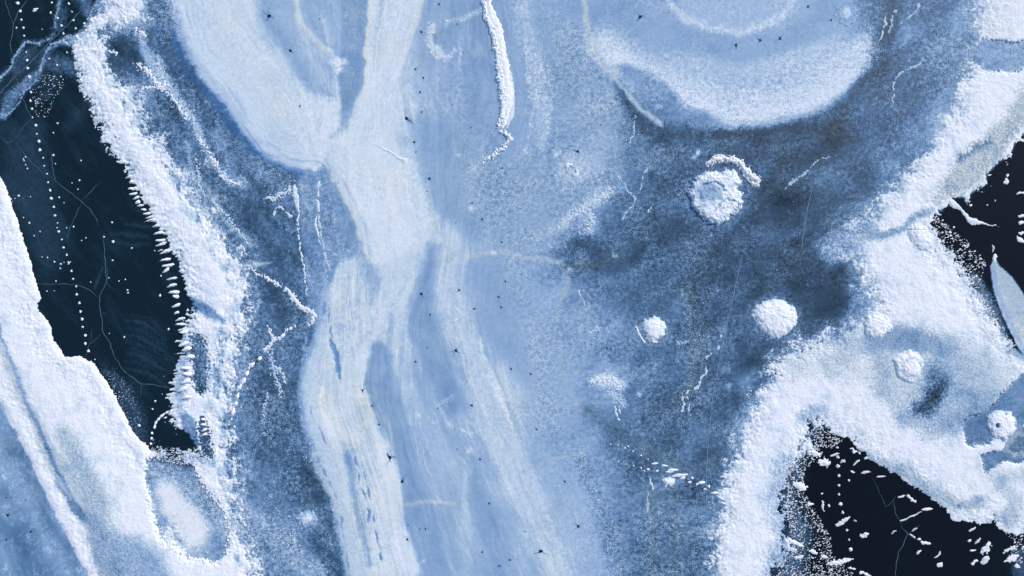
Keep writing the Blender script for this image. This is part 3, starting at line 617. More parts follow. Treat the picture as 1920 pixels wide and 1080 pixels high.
def bank(name, polys, H, edge, region, **tags):
    s_ = box(sum(polys, []), 60); d = bank_d(polys, s_); r = FS['r'][s_]
    reg = region(X[s_], Y[s_])
    dd = np.maximum(d, 0)
    h = np.where(d > 0, .008*np.minimum(dd, 1)+H*(1-np.exp(-dd/(edge+r*4))), -.02+.004*np.maximum(d, -10))
    a = sstep(0, 26, d)
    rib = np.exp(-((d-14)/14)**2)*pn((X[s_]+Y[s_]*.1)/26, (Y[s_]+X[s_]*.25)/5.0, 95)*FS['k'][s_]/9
    h = h + a*(.046*lum[s_]+.014*np.abs(lum2[s_])+.008*lum3[s_])+.05*rib
    Z = h + ZI[s_] + .002
    keep = (d > -1.7) & reg
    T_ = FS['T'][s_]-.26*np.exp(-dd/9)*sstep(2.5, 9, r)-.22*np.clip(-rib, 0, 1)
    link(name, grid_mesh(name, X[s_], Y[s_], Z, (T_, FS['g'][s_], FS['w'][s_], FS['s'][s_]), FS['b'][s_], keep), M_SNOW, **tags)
    DI[s_] = np.maximum(DI[s_], np.where(reg, d, -999)); ZT[s_] = np.where(reg & (d > 0), np.maximum(ZT[s_], Z), ZT[s_])
bank('snow_bank', [BKA, BKB], .20, 8, lambda x, y: (x < XC) & ((y > 840) | (x < 60+.375*(y-240))), label='broad smooth snow bank along the left shore, scalloped edge against black ice', category='snow bank')
bank('snow_bank', [BKA, BKB], .20, 8, lambda x, y: (x > XC) | ((y <= 840) & (x > 60+.375*(y-240))), label='long white snow ridge with combed left edge, right of the left black pool', category='snow bank')
bank('snow_bank', [BKC], .17, 12, lambda x, y: y < YC, label='diagonal snow bank falling from the top right corner to the slate ice', category='snow bank')
bank('snow_bank', [BKC], .17, 12, lambda x, y: y > YC, label='lumpy snow field wrapping around the lower right black pool', category='snow bank')

F = FI
halo = np.exp(np.minimum(DI, 0)/20)*sstep(4, 10, FS['r'])*sstep(.12, .3, F['T'])*(DI < 4)
F['T'] += slate*(.42+(F['T']-.44)*1.22-.026-F['T'])+halo*.20+slate*sstep(720, 640, X)*(.03+.22*threads(17, 301, .10)*sstep(-.1, .3, fbm(X/40, Y/40, 305, 3))+.10*sstep(.1, .5, fbm(X/14, Y/20, 309, 4, .6))); F['g'] = np.maximum(F['g'], halo*1.2); F['s'] = np.maximum(F['s'], halo*.8)
for cx_, cy_, r_, t_ in ((1455,598,52,.60), (1345,368,66,.5), (1228,620,34,.56), (577,975,30,.6), (1252,905,20,.58), (1075,318,26,.82)):
    P(ell(cx_, cy_, r_, r_*.85), 14, .5, 8, T=t_, g=1, s=.5)
for cx_, cy_, r_, t_ in ((885,390,8,.82), (922,472,4,.92), (780,775,4,.92), (883,842,4,.93), (1066,506,4,.85), (1200,738,4,.85), (1152,478,4,.8), (1227,188,3,.85), (1236,200,5,.85), (860,290,3,.9), (1048,284,5,.9), (1060,355,3,.88), (815,790,4,.8), (797,1050,3,.88), (1118,108,4,1.), (1110,88,3,.95),
        (1311,287,5,.95), (1304,296,3,.9), (640,120,9,.93), (632,132,7,.92), (1355,620,9,.55), (1360,690,10,.5), (820,88,5,.8), (1365,725,6,.62)):
    P(ell(cx_, cy_, r_, r_*.8), 3+r_*.4, .85, 3, T=t_, g=.5)
L([(1535,800),(1500,850),(1478,930),(1500,1000),(1475,1090)], [6,12,12,22,26], 18, .75, 14, T=.36, g=1.2, s=.95)
L([(1092,-20),(1100,50),(1105,80),(1118,108),(1160,155),(1205,208),(1240,232)], [4,4,3,2,2,3,4], 3.5, .55, 1.5, T=.78, w=.6)
F['T'] = np.clip(F['T'], 0, 1)
link('lake_ice', grid_mesh('lake_ice', X, Y, ZI, (F['T'], F['g'], F['w'], F['s']), F['b'], np.ones(X.shape, bool)), M_ICE, kind='structure')

# ---- smaller snow shapes as heightfields of their own
def local(pts, pad, st):
    px = [p[0] for p in pts]; py = [p[1] for p in pts]
    return np.meshgrid(np.arange(min(px)-pad, max(px)+pad+st, st, dtype=np.float32), np.arange(min(py)-pad, max(py)+pad+st, st, dtype=np.float32))
def zi_at(x, y):
    i = np.clip(np.searchsorted(xs, x), 0, NX-1); j = np.clip(np.searchsorted(ys, y), 0, NY-1); return ZT[j, i]
def lump(name, d_fn, pts, H, edge, seed, rough=2., T=1., g=.1, w=0., b=0., st=1.1, warp=2.5, crater=None, pad=12, brk=0., base=None, parent=None, lumpy=.7, tfield=None, **tags):
    A, B = local(pts, pad, st)
    u = A+warp*fbm(A/14, B/14, seed, 3); v = B+warp*fbm(A/14, B/14, seed+7, 3)
    d = d_fn(u, v)+rough*(pn(A/4.5, B/4.5, seed+9)*.9+pn(A/2.4, B/2.4, seed+11)*.6)+brk*np.minimum(fbm(A/13, B/13, seed+17, 2)+.05, .35)
    h = np.where(d > 0, H*(1-np.exp(-np.maximum(d, 0)/edge)), d*.03)
    h = h + lumpy*sstep(0, 5, d)*H*(.25*fbm(A/9, B/9, seed+13, 3)+.12*pn(A/3.5, B/3.5, seed+15))
    Tt = np.full(A.shape, T, np.float32); bl = np.full(A.shape, b, np.float32); gg = np.full(A.shape, g, np.float32); ww = np.full(A.shape, w, np.float32)
    if name == 'frost_mound': Tt = Tt-.22*np.exp(-np.maximum(d, 0)/4)-.12*np.clip(fbm(A/12, B/12, seed+19, 3), 0, 1)
    if crater: h, Tt, bl = crater(u, v, h, Tt, bl, d)
    ice = zi_at(A, B) if base is None else base
    Z = h+ice+.003; keep = h > -.02
    me = grid_mesh(name, A, B, Z, (np.clip(Tt, 0, 1), gg, ww, gg*0), bl, keep)
    cx = float(np.mean([p[0] for p in pts])); cy = float(np.mean([p[1] for p in pts])); wx_, wy_ = W(cx, cy)
    off = (wx_, wy_, 0) if parent is None else parent.location
    me.transform(Matrix.Translation((-off[0], -off[1], 0)))
    o = link(name, me, M_SNOW, parent=parent, **tags)
    if parent is None: o.location = (wx_, wy_, 0)
    return o

def polyf(pts): return lambda a, b: sd_poly(a, b, pts)
def linef(pts, w): return lambda a, b: sd_line(a, b, pts, w)

# ---- frost mounds
def ring_crater(cx, cy, r, depth, t, inner=.5):
    def f(u, v, h, Tt, bl, d):
        q = np.sqrt((u-cx)**2+(v-cy)**2)/r; k = 1-sstep(inner, 1, q)
        return h-depth*k, Tt+(t-Tt)*k, bl
    return f
GM = 'snowy mounds pushed up through the ice'
big = [(1288,366),(1296,344),(1306,330),(1324,321),(1348,322),(1362,316),(1384,322),(1390,342),(1382,352),(1394,362),(1390,384),(1376,398),(1366,414),(1344,424),(1326,418),(1308,400),(1300,390)]
def bigc(u, v, h, Tt, bl, d):
    k = 1-sstep(.4, 1, np.sqrt(((u-1325)/34)**2+((v-362)/30)**2)); Tt = Tt-.30*k-.16*np.clip(fbm(u/11, v/11, 120, 3)+.1, 0, 1)*2
    for pts, w in (([(1316,347),(1335,342),(1348,348),(1356,360)], 1), ([(1336,400),(1345,385),(1358,372),(1376,378)], 1.2)):
        a = sstep(-2, 1, sd_line(u, v, pts, w)); h = h-.10*a; Tt = Tt-.15*a; bl = bl+.35*a
    return h-.07*k, Tt, bl+.5*sstep(7, 0, d)*((u+v*-.5) < 1165)  # blue at the lower-left edge paints the side turned from the sun
m = lump('frost_mound', polyf(big), big, .36, 5, 200, rough=3.2, warp=8, T=1.02, g=.6, crater=bigc, label='largest crumbly frost mound, broken top with a curved outer ridge', category='frost mound', group=GM)
cr = [(1326,308),(1340,299),(1356,298),(1374,299),(1388,306),(1398,320),(1406,330),(1418,336),(1420,348),(1412,346),(1402,338)]
lump('outer_ridge', linef(cr, [3,6,7,6,7,8,7,7,4,3,2]), cr, .2, 5, 210, rough=3.6, warp=7, T=.92, g=.6, w=.25, parent=m)
cr = [(1300,372),(1312,356),(1328,348),(1344,352),(1352,366),(1360,380),(1350,396),(1336,404)]
lump('broken_crest', linef(cr, [2,3,2,2,3,4,5,3]), cr, .5, 4, 212, rough=3, warp=8, T=1.02, g=.3, base=zi_at(1340,370)*0+.02, parent=m)
cr = [(1380,398),(1390,384),(1386,370),(1392,362)]
lump('outer_ridge', linef(cr, [2,2.5,3,2]), cr, .16, 3, 214, rough=2.5, T=.85, g=.6, parent=m)
def mound(pts, H, edge, seed, label, crater=None, rough=2., T=1., g=.15, parts=(), **k):
    o = lump('frost_mound', polyf(pts), pts, H*.68, edge, seed, rough=rough, warp=6, T=T, g=g, crater=crater, label=label, category='frost mound', group=GM, **k)
    for i, (pp, w, hh, t) in enumerate(parts): lump('rim_ridge', linef(pp, w), pp, hh, 2.5, seed+20+i, rough=1.6, T=t, g=.4, parent=o)
def ringer(cx, cy, r1, r2, dip=.05, t=-.1):
    def f(u, v, h, Tt, bl, d):
        q = np.sqrt((u-cx)**2+(v-cy)**2); a = np.exp(-((q-r1)/r2)**2)
        return h-dip*a, Tt+t*a, bl+.2*a
    return f
mound([(1410,590),(1415,575),(1428,565),(1447,561),(1465,563),(1480,568),(1492,580),(1496,597),(1490,612),(1478,625),(1460,634),(1445,632),(1428,622),(1414,610)], .48, 9, 300,
      'bright round white mound beside the slate ice, largest of the smooth round ones', ringer(1418,606,6,5,.1,-.05), rough=1.6)
mound([(1205,620),(1203,608),(1208,598),(1218,595),(1232,595),(1244,603),(1249,613),(1246,628),(1236,636),(1222,642),(1212,634)], .36, 6, 330,
      'small round white mound alone on mid slate ice, thin crest on its left', rough=2, parts=(([(1193,612),(1197,625),(1204,636),(1208,642)], 1.8, .12, .95), ([(1213,634),(1221,640),(1230,641)], 2, .1, .95)))
mound([(1617,608),(1622,592),(1635,584),(1652,586),(1665,596),(1674,610),(1668,622),(1650,634),(1632,636),(1620,625)], .40, 8, 350, 'white mound on the upper edge of the snow field, above the hollow', rough=2)
mound([(1674,690),(1674,672),(1684,661),(1702,656),(1718,660),(1728,674),(1730,690),(1722,708),(1708,718),(1690,714),(1678,704)], .40, 8, 370, 'round mound inside the grey hollow of the snow field', ringer(1705,690,18,4,.05,-.1), rough=1.8, T=1.04, g=.3)
mound([(1850,797),(1852,780),(1862,771),(1878,769),(1894,772),(1905,785),(1904,805),(1895,820),(1880,826),(1862,820)], .40, 6, 390, 'ring shaped white mound with a dark core near the right edge', ring_crater(1868,797,6,.2,.45), rough=1.8,
      parts=(([(1880,788),(1890,792),(1892,802),(1884,808)], 1.5, .12, .96),))
mound([(556,972),(562,961),(575,957),(589,960),(596,972),(590,984),(575,990),(562,984)], .22, 5, 410, 'low grey round mound in the speckled strip left of the flow', ringer(577,973,11,4,.05,-.2), rough=3, T=.93, g=.6)
mound([(1241,903),(1244,896),(1253,894),(1263,897),(1265,905),(1258,913),(1247,914)], .3, 4, 430, 'tiny smooth white mound next to the trail at the lower right', rough=1)
mound([(1562,25),(1568,12),(1582,5),(1598,8),(1608,20),(1604,38),(1590,50),(1572,46)], .16, 8, 450, 'faint pale mound beside the bluish arc at the top', ringer(1585,25,14,5,.05,-.12), rough=3, T=.84, g=.8)
mound([(1056,310),(1062,303),(1072,306),(1082,314),(1087,324),(1082,333),(1072,332),(1062,324)], .18, 3, 470, 'small hollow ring of snow on the pale blue ice', ring_crater(1072,319,10,.15,.45,.55), rough=1.2)
mound([(1696,425),(1706,418),(1722,420),(1738,424),(1750,440),(1752,458),(1738,472),(1722,470),(1706,455)], .32, 10, 490, 'smooth white hump at the shore of the upper right black pool', rough=1.2)

# ---- crests, ridges and seams
GR = 'thin raised ridges of frost on the ice'
def ridge(pts, wid, H, seed, label, rough=1.2, name='ice_ridge', cat='ice ridge', T=.98, g=.3, group=GR, warp=2.5, **k):
    lump(name, linef(pts, [q*(.85 if max(wid) > 3.5 else .62) for q in wid]), pts, H*(.9 if H > .18 else .4), 2.2, seed, rough=rough*1.45, T=T-.08, g=g+.2, st=.8, warp=warp*1.6, brk=4.2 if max(wid) < 3.5 else 1.5, label=label, category=cat, group=group, **k)
RP = [(914,-14),(917,10),(921,30),(930,50),(937,75),(941,100),(945,130),(949,160),(953,190),(950,215),(943,236)]
rd = lump('pressure_ridge', linef(RP, [4,6,8,10,9,8,10,12,10,7,4]), RP, .10, 5, 500, rough=1.6, T=.99, g=.15, st=.9, warp=5, label='tall crumbly white pressure ridge running down from the top edge', category='ice ridge', group=GR)
RQ = [(x-9, y) for x, y in RP]
lump('crumbled_edge', linef(RQ, [4,5,6,5,6,5,6,7,7,5,4]), RQ, .17, 2, 505, rough=5, T=.93, g=.7, st=.9, warp=5, parent=rd)
lump('snow_apron', linef([(x+7, y+3) for x, y in RP[5:]], [3,5,7,8,5,2]), RP[5:], .05, 5, 507, rough=1.2, T=.9, g=.2, st=.9, warp=4, parent=rd)
ridge([(936,244),(950,250),(956,262),(944,276),(930,287),(914,298),(903,306)], [3,4,5,5,5,4,2], .2, 510, 'hooked lower end of the crumbly white pressure ridge', rough=3)
ridge([(900,310),(885,318),(872,328),(862,334)], [2,2.5,2.5,1], .05, 513, 'faint trail of frost below the hooked ridge end', rough=2.4, T=.86)
ridge([(696,268),(715,276),(735,287),(750,297),(760,303)], [.6,1.4,2,3,4.5], .14, 515, 'short straight ridge with a swollen end in the pale trunk of the flow', rough=.6)
ridge([(552,350),(554,365),(558,382),(559,400),(559,430),(561,455),(566,480),(570,505),(574,535),(575,555)], [4,6,4,1.8,1.3,1.6,1.8,1.4,1.5,1], .12, 520, 'long thin white ridge left of the flow, splashed at its top', rough=1.6)
ridge([(514,402),(518,388),(528,390),(540,400),(547,408),(549,395)], [1,1.6,1.4,1.8,2.2,1], .1, 525, 'small angular ridge left of the long thin one', rough=1.6)
ridge([(603,340),(596,352),(594,372),(598,392),(592,406),(590,420),(596,436),(600,455)], [1,1.8,2.4,2.2,1.5,1.2,2,1.5], .12, 530, 'short forked white ridge on the blue leaf of ice', rough=1)
ridge([(598,398),(600,425),(604,450),(606,470),(612,488),(615,500)], [1,1.2,1.8,1.8,2,1], .09, 533, 'thin seam beside the short forked ridge', rough=1, T=.9)
ridge([(1352,630),(1348,645),(1345,655),(1325,670),(1322,676),(1326,685),(1322,700),(1314,712),(1308,727),(1298,732),(1290,732),(1284,743),(1279,750),(1283,758),(1280,768),(1275,775)], [1,1.6,1.4,1.5,2,1.5,1.8,2,2,1.6,1.6,1.6,1.6,1.2,1,.8], .1, 535, 'meandering thin ridge on the slate ice left of the snow field', rough=1.2, T=.92)
ridge([(1288,745),(1293,755),(1291,768),(1293,778)], [1,1,.8,.8], .06, 538, 'short twig at the foot of the meandering ridge', rough=1, T=.85)
ridge([(1085,547),(1090,557),(1095,565),(1096,574)], [1.6,1.6,1.6,1], .08, 540, 'tiny tan curved ridge in the middle of the ice', rough=.6, T=.88, w=.6)
ridge([(1152,758),(1155,775),(1163,789),(1165,782),(1161,768)], [1.5,2,2,1.6,1.2], .1, 545, 'small looped ridge below the frost patch', rough=1)
ridge([(1553,294),(1543,297),(1530,303),(1520,314),(1505,328),(1490,338),(1472,355)], [1.2,1.4,1.6,2,3,3,1], .07, 550, 'dotted tan ridge crossing the dark slate ice at the right', rough=2.4, T=.82, w=.4)
ridge([(1192,218),(1188,232),(1189,245),(1185,258),(1180,268)], [1.5,1.6,1.8,2.4,1.5], .07, 555, 'crooked short ridge left of the dark slate ice', rough=2.2, T=.84)
ridge([(1213,315),(1206,330),(1203,345),(1199,360)], [1.5,1.5,1.5,1], .06, 560, 'slanting short frost line above the forked one', rough=1.2, T=.8, w=.3)
ridge([(1158,330),(1170,345),(1180,362),(1192,372),(1188,382),(1175,400),(1165,412)], [1.4,1.6,1.6,1.8,1.4,1.6,1.4], .06, 565, 'forked frost line left of the largest mound', rough=1.8, T=.82)
ridge([(1212,386),(1222,386),(1215,398)], [1.6,2,1.2], .06, 568, 'small hooked frost scrap under the forked line', rough=1.8, T=.88)
ridge([(1730,-10),(1725,8),(1715,25),(1700,35),(1690,43)], [1.4,1.6,1.6,1.4,1], .06, 570, 'thin frost line at the top, right of the arcs', rough=1.2, T=.85)
ridge([(1732,108),(1722,121),(1703,130),(1690,137),(1680,148),(1674,160),(1676,175),(1674,195)], [1.6,1.4,1.6,1.8,1.8,2,1.6,1], .07, 575, 'bent tan frost line right of the great white arc', rough=1.6, T=.84, w=.3)
ridge([(1659,26),(1660,40),(1656,60),(1648,80)], [2.4,3,2,1], .1, 580, 'short stubby frost ridge at the top of the speckled strip', rough=1.8, T=.9, w=.3)
ridge([(1680,20),(1672,38),(1668,60)], [1.2,2,1.4], .06, 583, 'thin frost line beside the stubby ridge', rough=1.6, T=.8, w=.3)
ridge([(627,128),(631,150)], [1.2,.6], .06, 586, 'short white scratch on the pale lobe beside the dark channel', rough=.4)
ridge([(858,578),(862,590),(853,602)], [1,1.8,1], .06, 588, 'tiny white comma of frost in the middle of the pale strip', rough=1.2)
ridge([(1218,892),(1221,905),(1224,917)], [1.4,2,1], .06, 590, 'short white ridge left of the tiny smooth mound', rough=.8)
ridge([(1217,925),(1213,940),(1215,960),(1222,990)], [1,1.4,1,.8], .05, 592, 'tan frost line running down below the tiny mound', rough=1.6, T=.8, w=.5)
GS = 'scattered snow crusts on the speckled strip'
def crust(pts, w, seed, label, H=.12, rough=3., T=1.): ridge(pts, w, H, seed, label, rough=rough, name='snow_crust', cat='snow crust', group=GS, T=T)
crust([(468,504),(482,512),(498,520),(512,528),(528,538)], [3,3,3,3.5,3.5], 600, 'broken white crust trailing away from the snow ridge, upper piece')
crust([(535,543),(545,552),(552,562),(562,572),(572,582)], [3,6,6,6,5], 604, 'thick middle piece of the broken white crust chain')
crust([(572,580),(582,584),(590,592),(584,605),(578,610)], [5,6,5,3,2], 608, 'last crusty clump of the chain, against the blue seam')
crust([(501,612),(508,622),(514,636),(506,648),(497,655)], [2,3,3.5,4,3.5], 612, 'branching white crust below the chain of crusts')
crust([(514,640),(528,630),(540,618),(554,610)], [3,3,2,1], 616, 'thin arm of crust reaching up right from the branching one')
crust([(518,690),(524,694),(530,702),(534,718)], [3,5,3,1], 620, 'small pale crust splash low in the speckled strip', T=.9)

crust([(225,8),(232,25),(236,42)], [3,4,2], 630, 'crusty scrap on the top of the snow ridge, by the top edge', rough=4)
crust([(205,98),(212,97),(219,99)], [3,4,3], 634, 'small white crust in the dark hollow near the top of the ridge', rough=2)
crust([(255,55),(264,60),(272,66)], [4,5,4], 638, 'white crust beside the upper end of the ridge', rough=4)
crust([(258,122),(270,128),(284,140),(292,156),(304,165),(310,156)], [4,6,5,6,7,4], 642, 'ragged white crust patch in the dark strip, upper one', rough=6)
crust([(268,166),(278,164),(288,162)], [3,4,2], 646, 'small crust just left of the ragged upper patch', rough=3)
crust([(312,172),(322,182),(334,198),(344,214),(352,226)], [2,2.5,2,2.5,2], 650, 'broken crust line running down from the ragged upper patch', rough=5)
crust([(372,258),(384,276),(398,294),(408,312),(415,328),(432,342),(444,345)], [2,3,3,3,3,2.5,2], 654, 'winding crust line in the middle of the dark strip', rough=5)
crust([(366,290),(372,318),(376,350),(384,368)], [2.5,3,2.5,2], 658, 'faint grey crust line left of the winding one', rough=5, T=.84)
crust([(400,378),(418,398),(436,420),(452,440),(466,458)], [3,3,3.5,3,2], 662, 'pale crust line hugging the right side of the snow ridge', rough=5, T=.88)
crust([(500,372),(516,372),(532,362),(546,352)], [3,5,6,4], 666, 'sprinkled crust patch at the head of the long thin ridge', rough=7, T=.92)
crust([(505,660),(512,690),(520,720),(528,745)], [3,4,4,2], 670, 'vague crust under the branching crust', rough=7, T=.82)
crust([(500,740),(496,760),(492,785)], [3,3,2], 674, 'small vague crust low in the dark strip', rough=6, T=.8)
crust([(1104,398),(1110,415),(1100,432)], [7,8,4], 678, 'ragged crust right of the pale flow, lower of two', rough=8, T=.9, H=.08)
crust([(1046,424),(1075,404),(1110,380),(1135,366)], [2,4,6,5], 682, 'ragged slanting crust right of the pale flow, upper of two', rough=8, T=.92, H=.08)
crust([(1108,716),(1128,710),(1150,714),(1162,724)], [5,8,8,4], 686, 'white frost patch on the slate ice above the looped ridge', rough=7, T=.97, H=.08)
crust([(1145,736),(1160,748),(1168,760)], [6,6,3], 690, 'smaller frost patch touching the looped ridge', rough=8, T=.86, H=.06)
crust([(1105,625),(1116,618),(1122,610)], [3,4,3], 694, 'small frost scrap west of the small round mound', rough=4, T=.85, H=.06)
crust([(1270,640),(1280,644),(1290,640)], [2,3,2], 698, 'little pale scrap between the small mound and the tan band', rough=3, T=.8, H=.05)
# ---- snow fingers combed out over the left black pool
FG = [(237,318,6,1.6),(243,332,7,2),(247,342,5,3),(246,354,6,2.4),(249,363,8,2),(255,371,6,2),(258,380,5,3),(263,386,6,1.8),(269,393,5,1.8),(275,400,8,2),(281,407,8,1.8),(284,413,9,1.8),
      (295,424,9,2.4),(297,437,9,2.4),(300,450,10,2.2),(302,458,10,2.2),(312,472,12,2.8),(310,487,10,2.4),(314,497,12,2.4),(311,507,7,2.4),(322,523,10,2),(322,536,9,2.4),(326,548,10,3),(330,573,8,2.4),(331,587,5,2.2),(338,599,9,2.2),(338,608,9,2.4),
      (329,555,6,3),(345,622,7,2.4),(300,470,5,1),(345,645,8,2.4),(350,655,8,3),(356,670,8,3),(349,690,9,2.6),(352,700,8,3),(349,715,8,2.4),(344,730,9,2.6),(352,745,8,2.6),(382,795,5,2),(383,806,5,1.6),(384,815,5,2),(382,786,4,2)]
fmesh = []
for k in range(5):
    u_, v_ = np.meshgrid(np.linspace(-1.5, 1.5, 26), np.linspace(-1.9, 1.9, 20)); u_ = u_.astype(np.float32); v_ = v_.astype(np.float32)
    bend = .45*np.sin(u_*1.4+k); hh = 1-(u_/1.15)**2-((v_-bend)/(.95+.35*u_))**2+.5*pn(u_*2.5+k*9, v_*2, 700)
    Z = .11*np.clip(hh, -.25, 1.1); o1 = np.ones_like(Z)
    fmesh.append(grid_mesh('snow_finger', 960+u_/S, 540-v_/S, Z, (o1, .12*o1, 0*o1, 0*o1), 0*o1, hh > -.2))
for me in fmesh: me.materials.append(M_SNOW); me.flip_normals()
ORD = lambda i: f"{i}{'th' if 10 <= i % 100 <= 20 else {1:'st',2:'nd',3:'rd'}.get(i % 10,'th')}"
def place(name, me, px, py, sx, sy, rot, dz=0., **tags):
    x, y = W(px, py); o = bpy.data.objects.new(name, me); col_.objects.link(o)
    o.location = (x, y, float(zi_at(px, py))+dz); o.scale = (sx*S, sy*S, (sx+sy)*.5*S*1.6); o.rotation_euler = (0, 0, math.radians(rot))
    for k, v in tags.items(): o[k] = v
    return o
FG.sort(key=lambda t: t[1])
for i, (px, py, a, b_) in enumerate(FG):
    inbank = px > 340 and py > 615
    o = place('snow_finger', fmesh[i % 5], px, py, a*.95, b_*1.15, rng.uniform(8, 24), .08 if inbank else .0, label=f'{ORD(i+1)} white snow finger from the top along the combed edge of the left pool', category='snow finger', group='snow fingers along the combed edge')
    o.scale[2] = 1.0

# ---- footprints and specks of packed snow
pm = []
for k in range(6):
    u_, v_ = np.meshgrid(np.linspace(-1.6, 1.6, 18), np.linspace(-1.6, 1.6, 18)); u_ = u_.astype(np.float32); v_ = v_.astype(np.float32)
    q = np.sqrt((u_*(1+.15*(k % 3)))**2+v_**2); hh = 1-q**2+.7*pn(u_*1.3+k*7, v_*1.3, 720)
    Z = .75*np.clip(hh, -.3, .8)+.08*pn(u_*3, v_*3+k, 725); o1 = np.ones_like(Z)
    me = grid_mesh('footprint', 960+u_/S, 540-v_/S, Z, (o1, .05*o1, 0*o1, 0*o1), 0*o1, hh > -.25); me.materials.append(M_SNOW); me.flip_normals(); pm.append(me)
def pts(s): return [tuple(float(v) for v in q.split(',')) for q in s.split()]
def trail(name, data, r, label, cat, group, sort=True):
    d = sorted(data, key=lambda t: t[1]) if sort else data
    for i, q in enumerate(d):
        px, py = q[:2]; a = q[2] if len(q) > 2 else r*rng.uniform(.68, 1.2); b_ = q[3] if len(q) > 3 else a*rng.uniform(.8, 1.0); rot = q[4] if len(q) > 4 else rng.uniform(-40, 40)
        o = place(name, pm[rng.randrange(6)], px, py, a, b_, rot, -.01, label=label.format(ORD(i+1)), category=cat, group=group)
        o.scale[2] = min(a, b_)*S*1.1
trail('footprint', pts("""38,21 40,37 44,52 45,67 49,98 51,113 52,128 55,144 58,173 57,189 60,204 61,220 67,235 69,251 73,265 75,281 81,296 83,311 88,326 90,342 94,357 96,372 101,388 103,404 108,418 110,434
 116,449 119,464 125,478 129,493 134,508 137,523 143,537 144,552 149,568 151,584 154,598 155,613 160,629 160,644 166,658"""), 2.7, '{} snow filled footprint from the top in the long trail over the left pool', 'footprint', 'footprints of the long trail on the left pool')
trail('footprint', pts("97,5 95,24 108,34 115,48 119,63 129,7 135,22 138,38 142,53 144,68 158,44 161,57"), 2.5, '{} footprint from the top in the two short files near the top left corner', 'footprint', 'footprints in the top left corner')
trail('snow_clump', pts("""66,18,7,3,30 33,6,4,3,0 31,52 79,55 92,110 107,122,2,2 108,231 100,249,1.6 148,113 145,125 152,150,2 158,182,2.4 168,206,2.4 173,219 177,232 184,243 100,291 104,307,1.3 152,301 48,294,1.6 44,298,1.5 45,301,1.5 48,309,1.5 51,316,1.8
 149,338 135,343 146,355 35,367,2.4 57,369,1.2 28,372,1.2 111,370 120,380,1.4 44,408 55,418 75,434,1.4 64,442,1.6 138,425 125,427,1.4 107,427,1.4 210,417 161,446,1.5 153,451,1.5 195,444 212,453,2.8 79,482 89,483 102,491 114,495,1.7 120,492,1.2 113,503
 128,491,1.5 132,491,1.5 128,495,1.5 211,488,2.2,1.4 105,527 170,529 204,521,1.3 223,527 235,524 302,517,1.8 247,465,2 290,470,1.2 88,546 102,545,1.2 239,544 240,549,1.8 300,554,2.8 316,617,2.4 205,625,1.2 233,632 291,752 286,767 178,674,1.4 304,739,1 261,798,2.4"""),
      1.9, '{} white snow speck from the top, strewn over the left black pool', 'snow speck', 'snow specks on the left black pool')
trail('footprint', pts("1570,839 1571,857 1571,874 1573,892 1573,910 1573,927 1576,945 1580,961 1588,994 1592,1012 1595,1030"), 3.6, '{} big footprint from the top in the file across the lower right pool', 'footprint', 'footprints of the trail on the lower right pool')
trail('footprint', pts("1145,833,2 1159,834,1.5 1172,840,2 1178,837,2 1187,846,2 1202,854,2.2 1215,861,1.6 1160,865,1.5 1174,870,1.6 1188,873,1.8 1202,877,2 1208,883,2,2 1215,880,3,2 1232,883,3,2.2"), 2, '{} faint footprint from the left on the lower slate ice', 'footprint', 'faint footprints on the lower slate ice', False)
trail('drift_print', pts("1228,869,7,1.8,8 1246,873,6,2,-5 1260,882,13,3.6,12 1275,891,14,3,6 1280,896,6,2.4,20 1298,896,4,2.4,-20 1293,904,4,2.2,0 1315,905,8,2.8,10 1307,908,4,2,10 1329,912,4,3,-40 1322,917,4,2,0 1341,924,8,2.6,5 1352,934,10,2,-32 1358,944,6,1.4,-20"),
      2, '{} wind drawn print from the left, leading to the snow field', 'snow print', 'wind drawn prints beside the tiny mound', False)
trail('footprint', pts("545,616,5,2.6,30 530,630,5,2.6,35 487,672,6.5,3.6,30 472,684,6.5,3.6,38 463,700,7.5,3.6,50 456,714,7.5,3.6,60 449,726,6.5,3.4,50 445,742,7,3.4,70 442,757,6,3.2,72 437,772,6,3,80 434,786,4,2,80 467,690,3,2,40 440,800,3,1.8,80"),
      2, '{} drifted footprint from the top on the curved track by the ridge', 'footprint', 'footprints of the curved track beside the ridge')
trail('footprint', pts("322,769,6,2,25 313,773,6,2.2,28 304,779,6,2.4,40 297,786,5,2.2,50 292,793,5,2.4,60 290,800,4,2.4,80 285,812,3.5,2.4,80 284,822,3,2.4,80 283,832,3,2.4,90 310,783,4,1.4,20"),
      2, '{} joined footprint from the top, short track at the left pool foot', 'footprint', 'footprints joined into a short track')

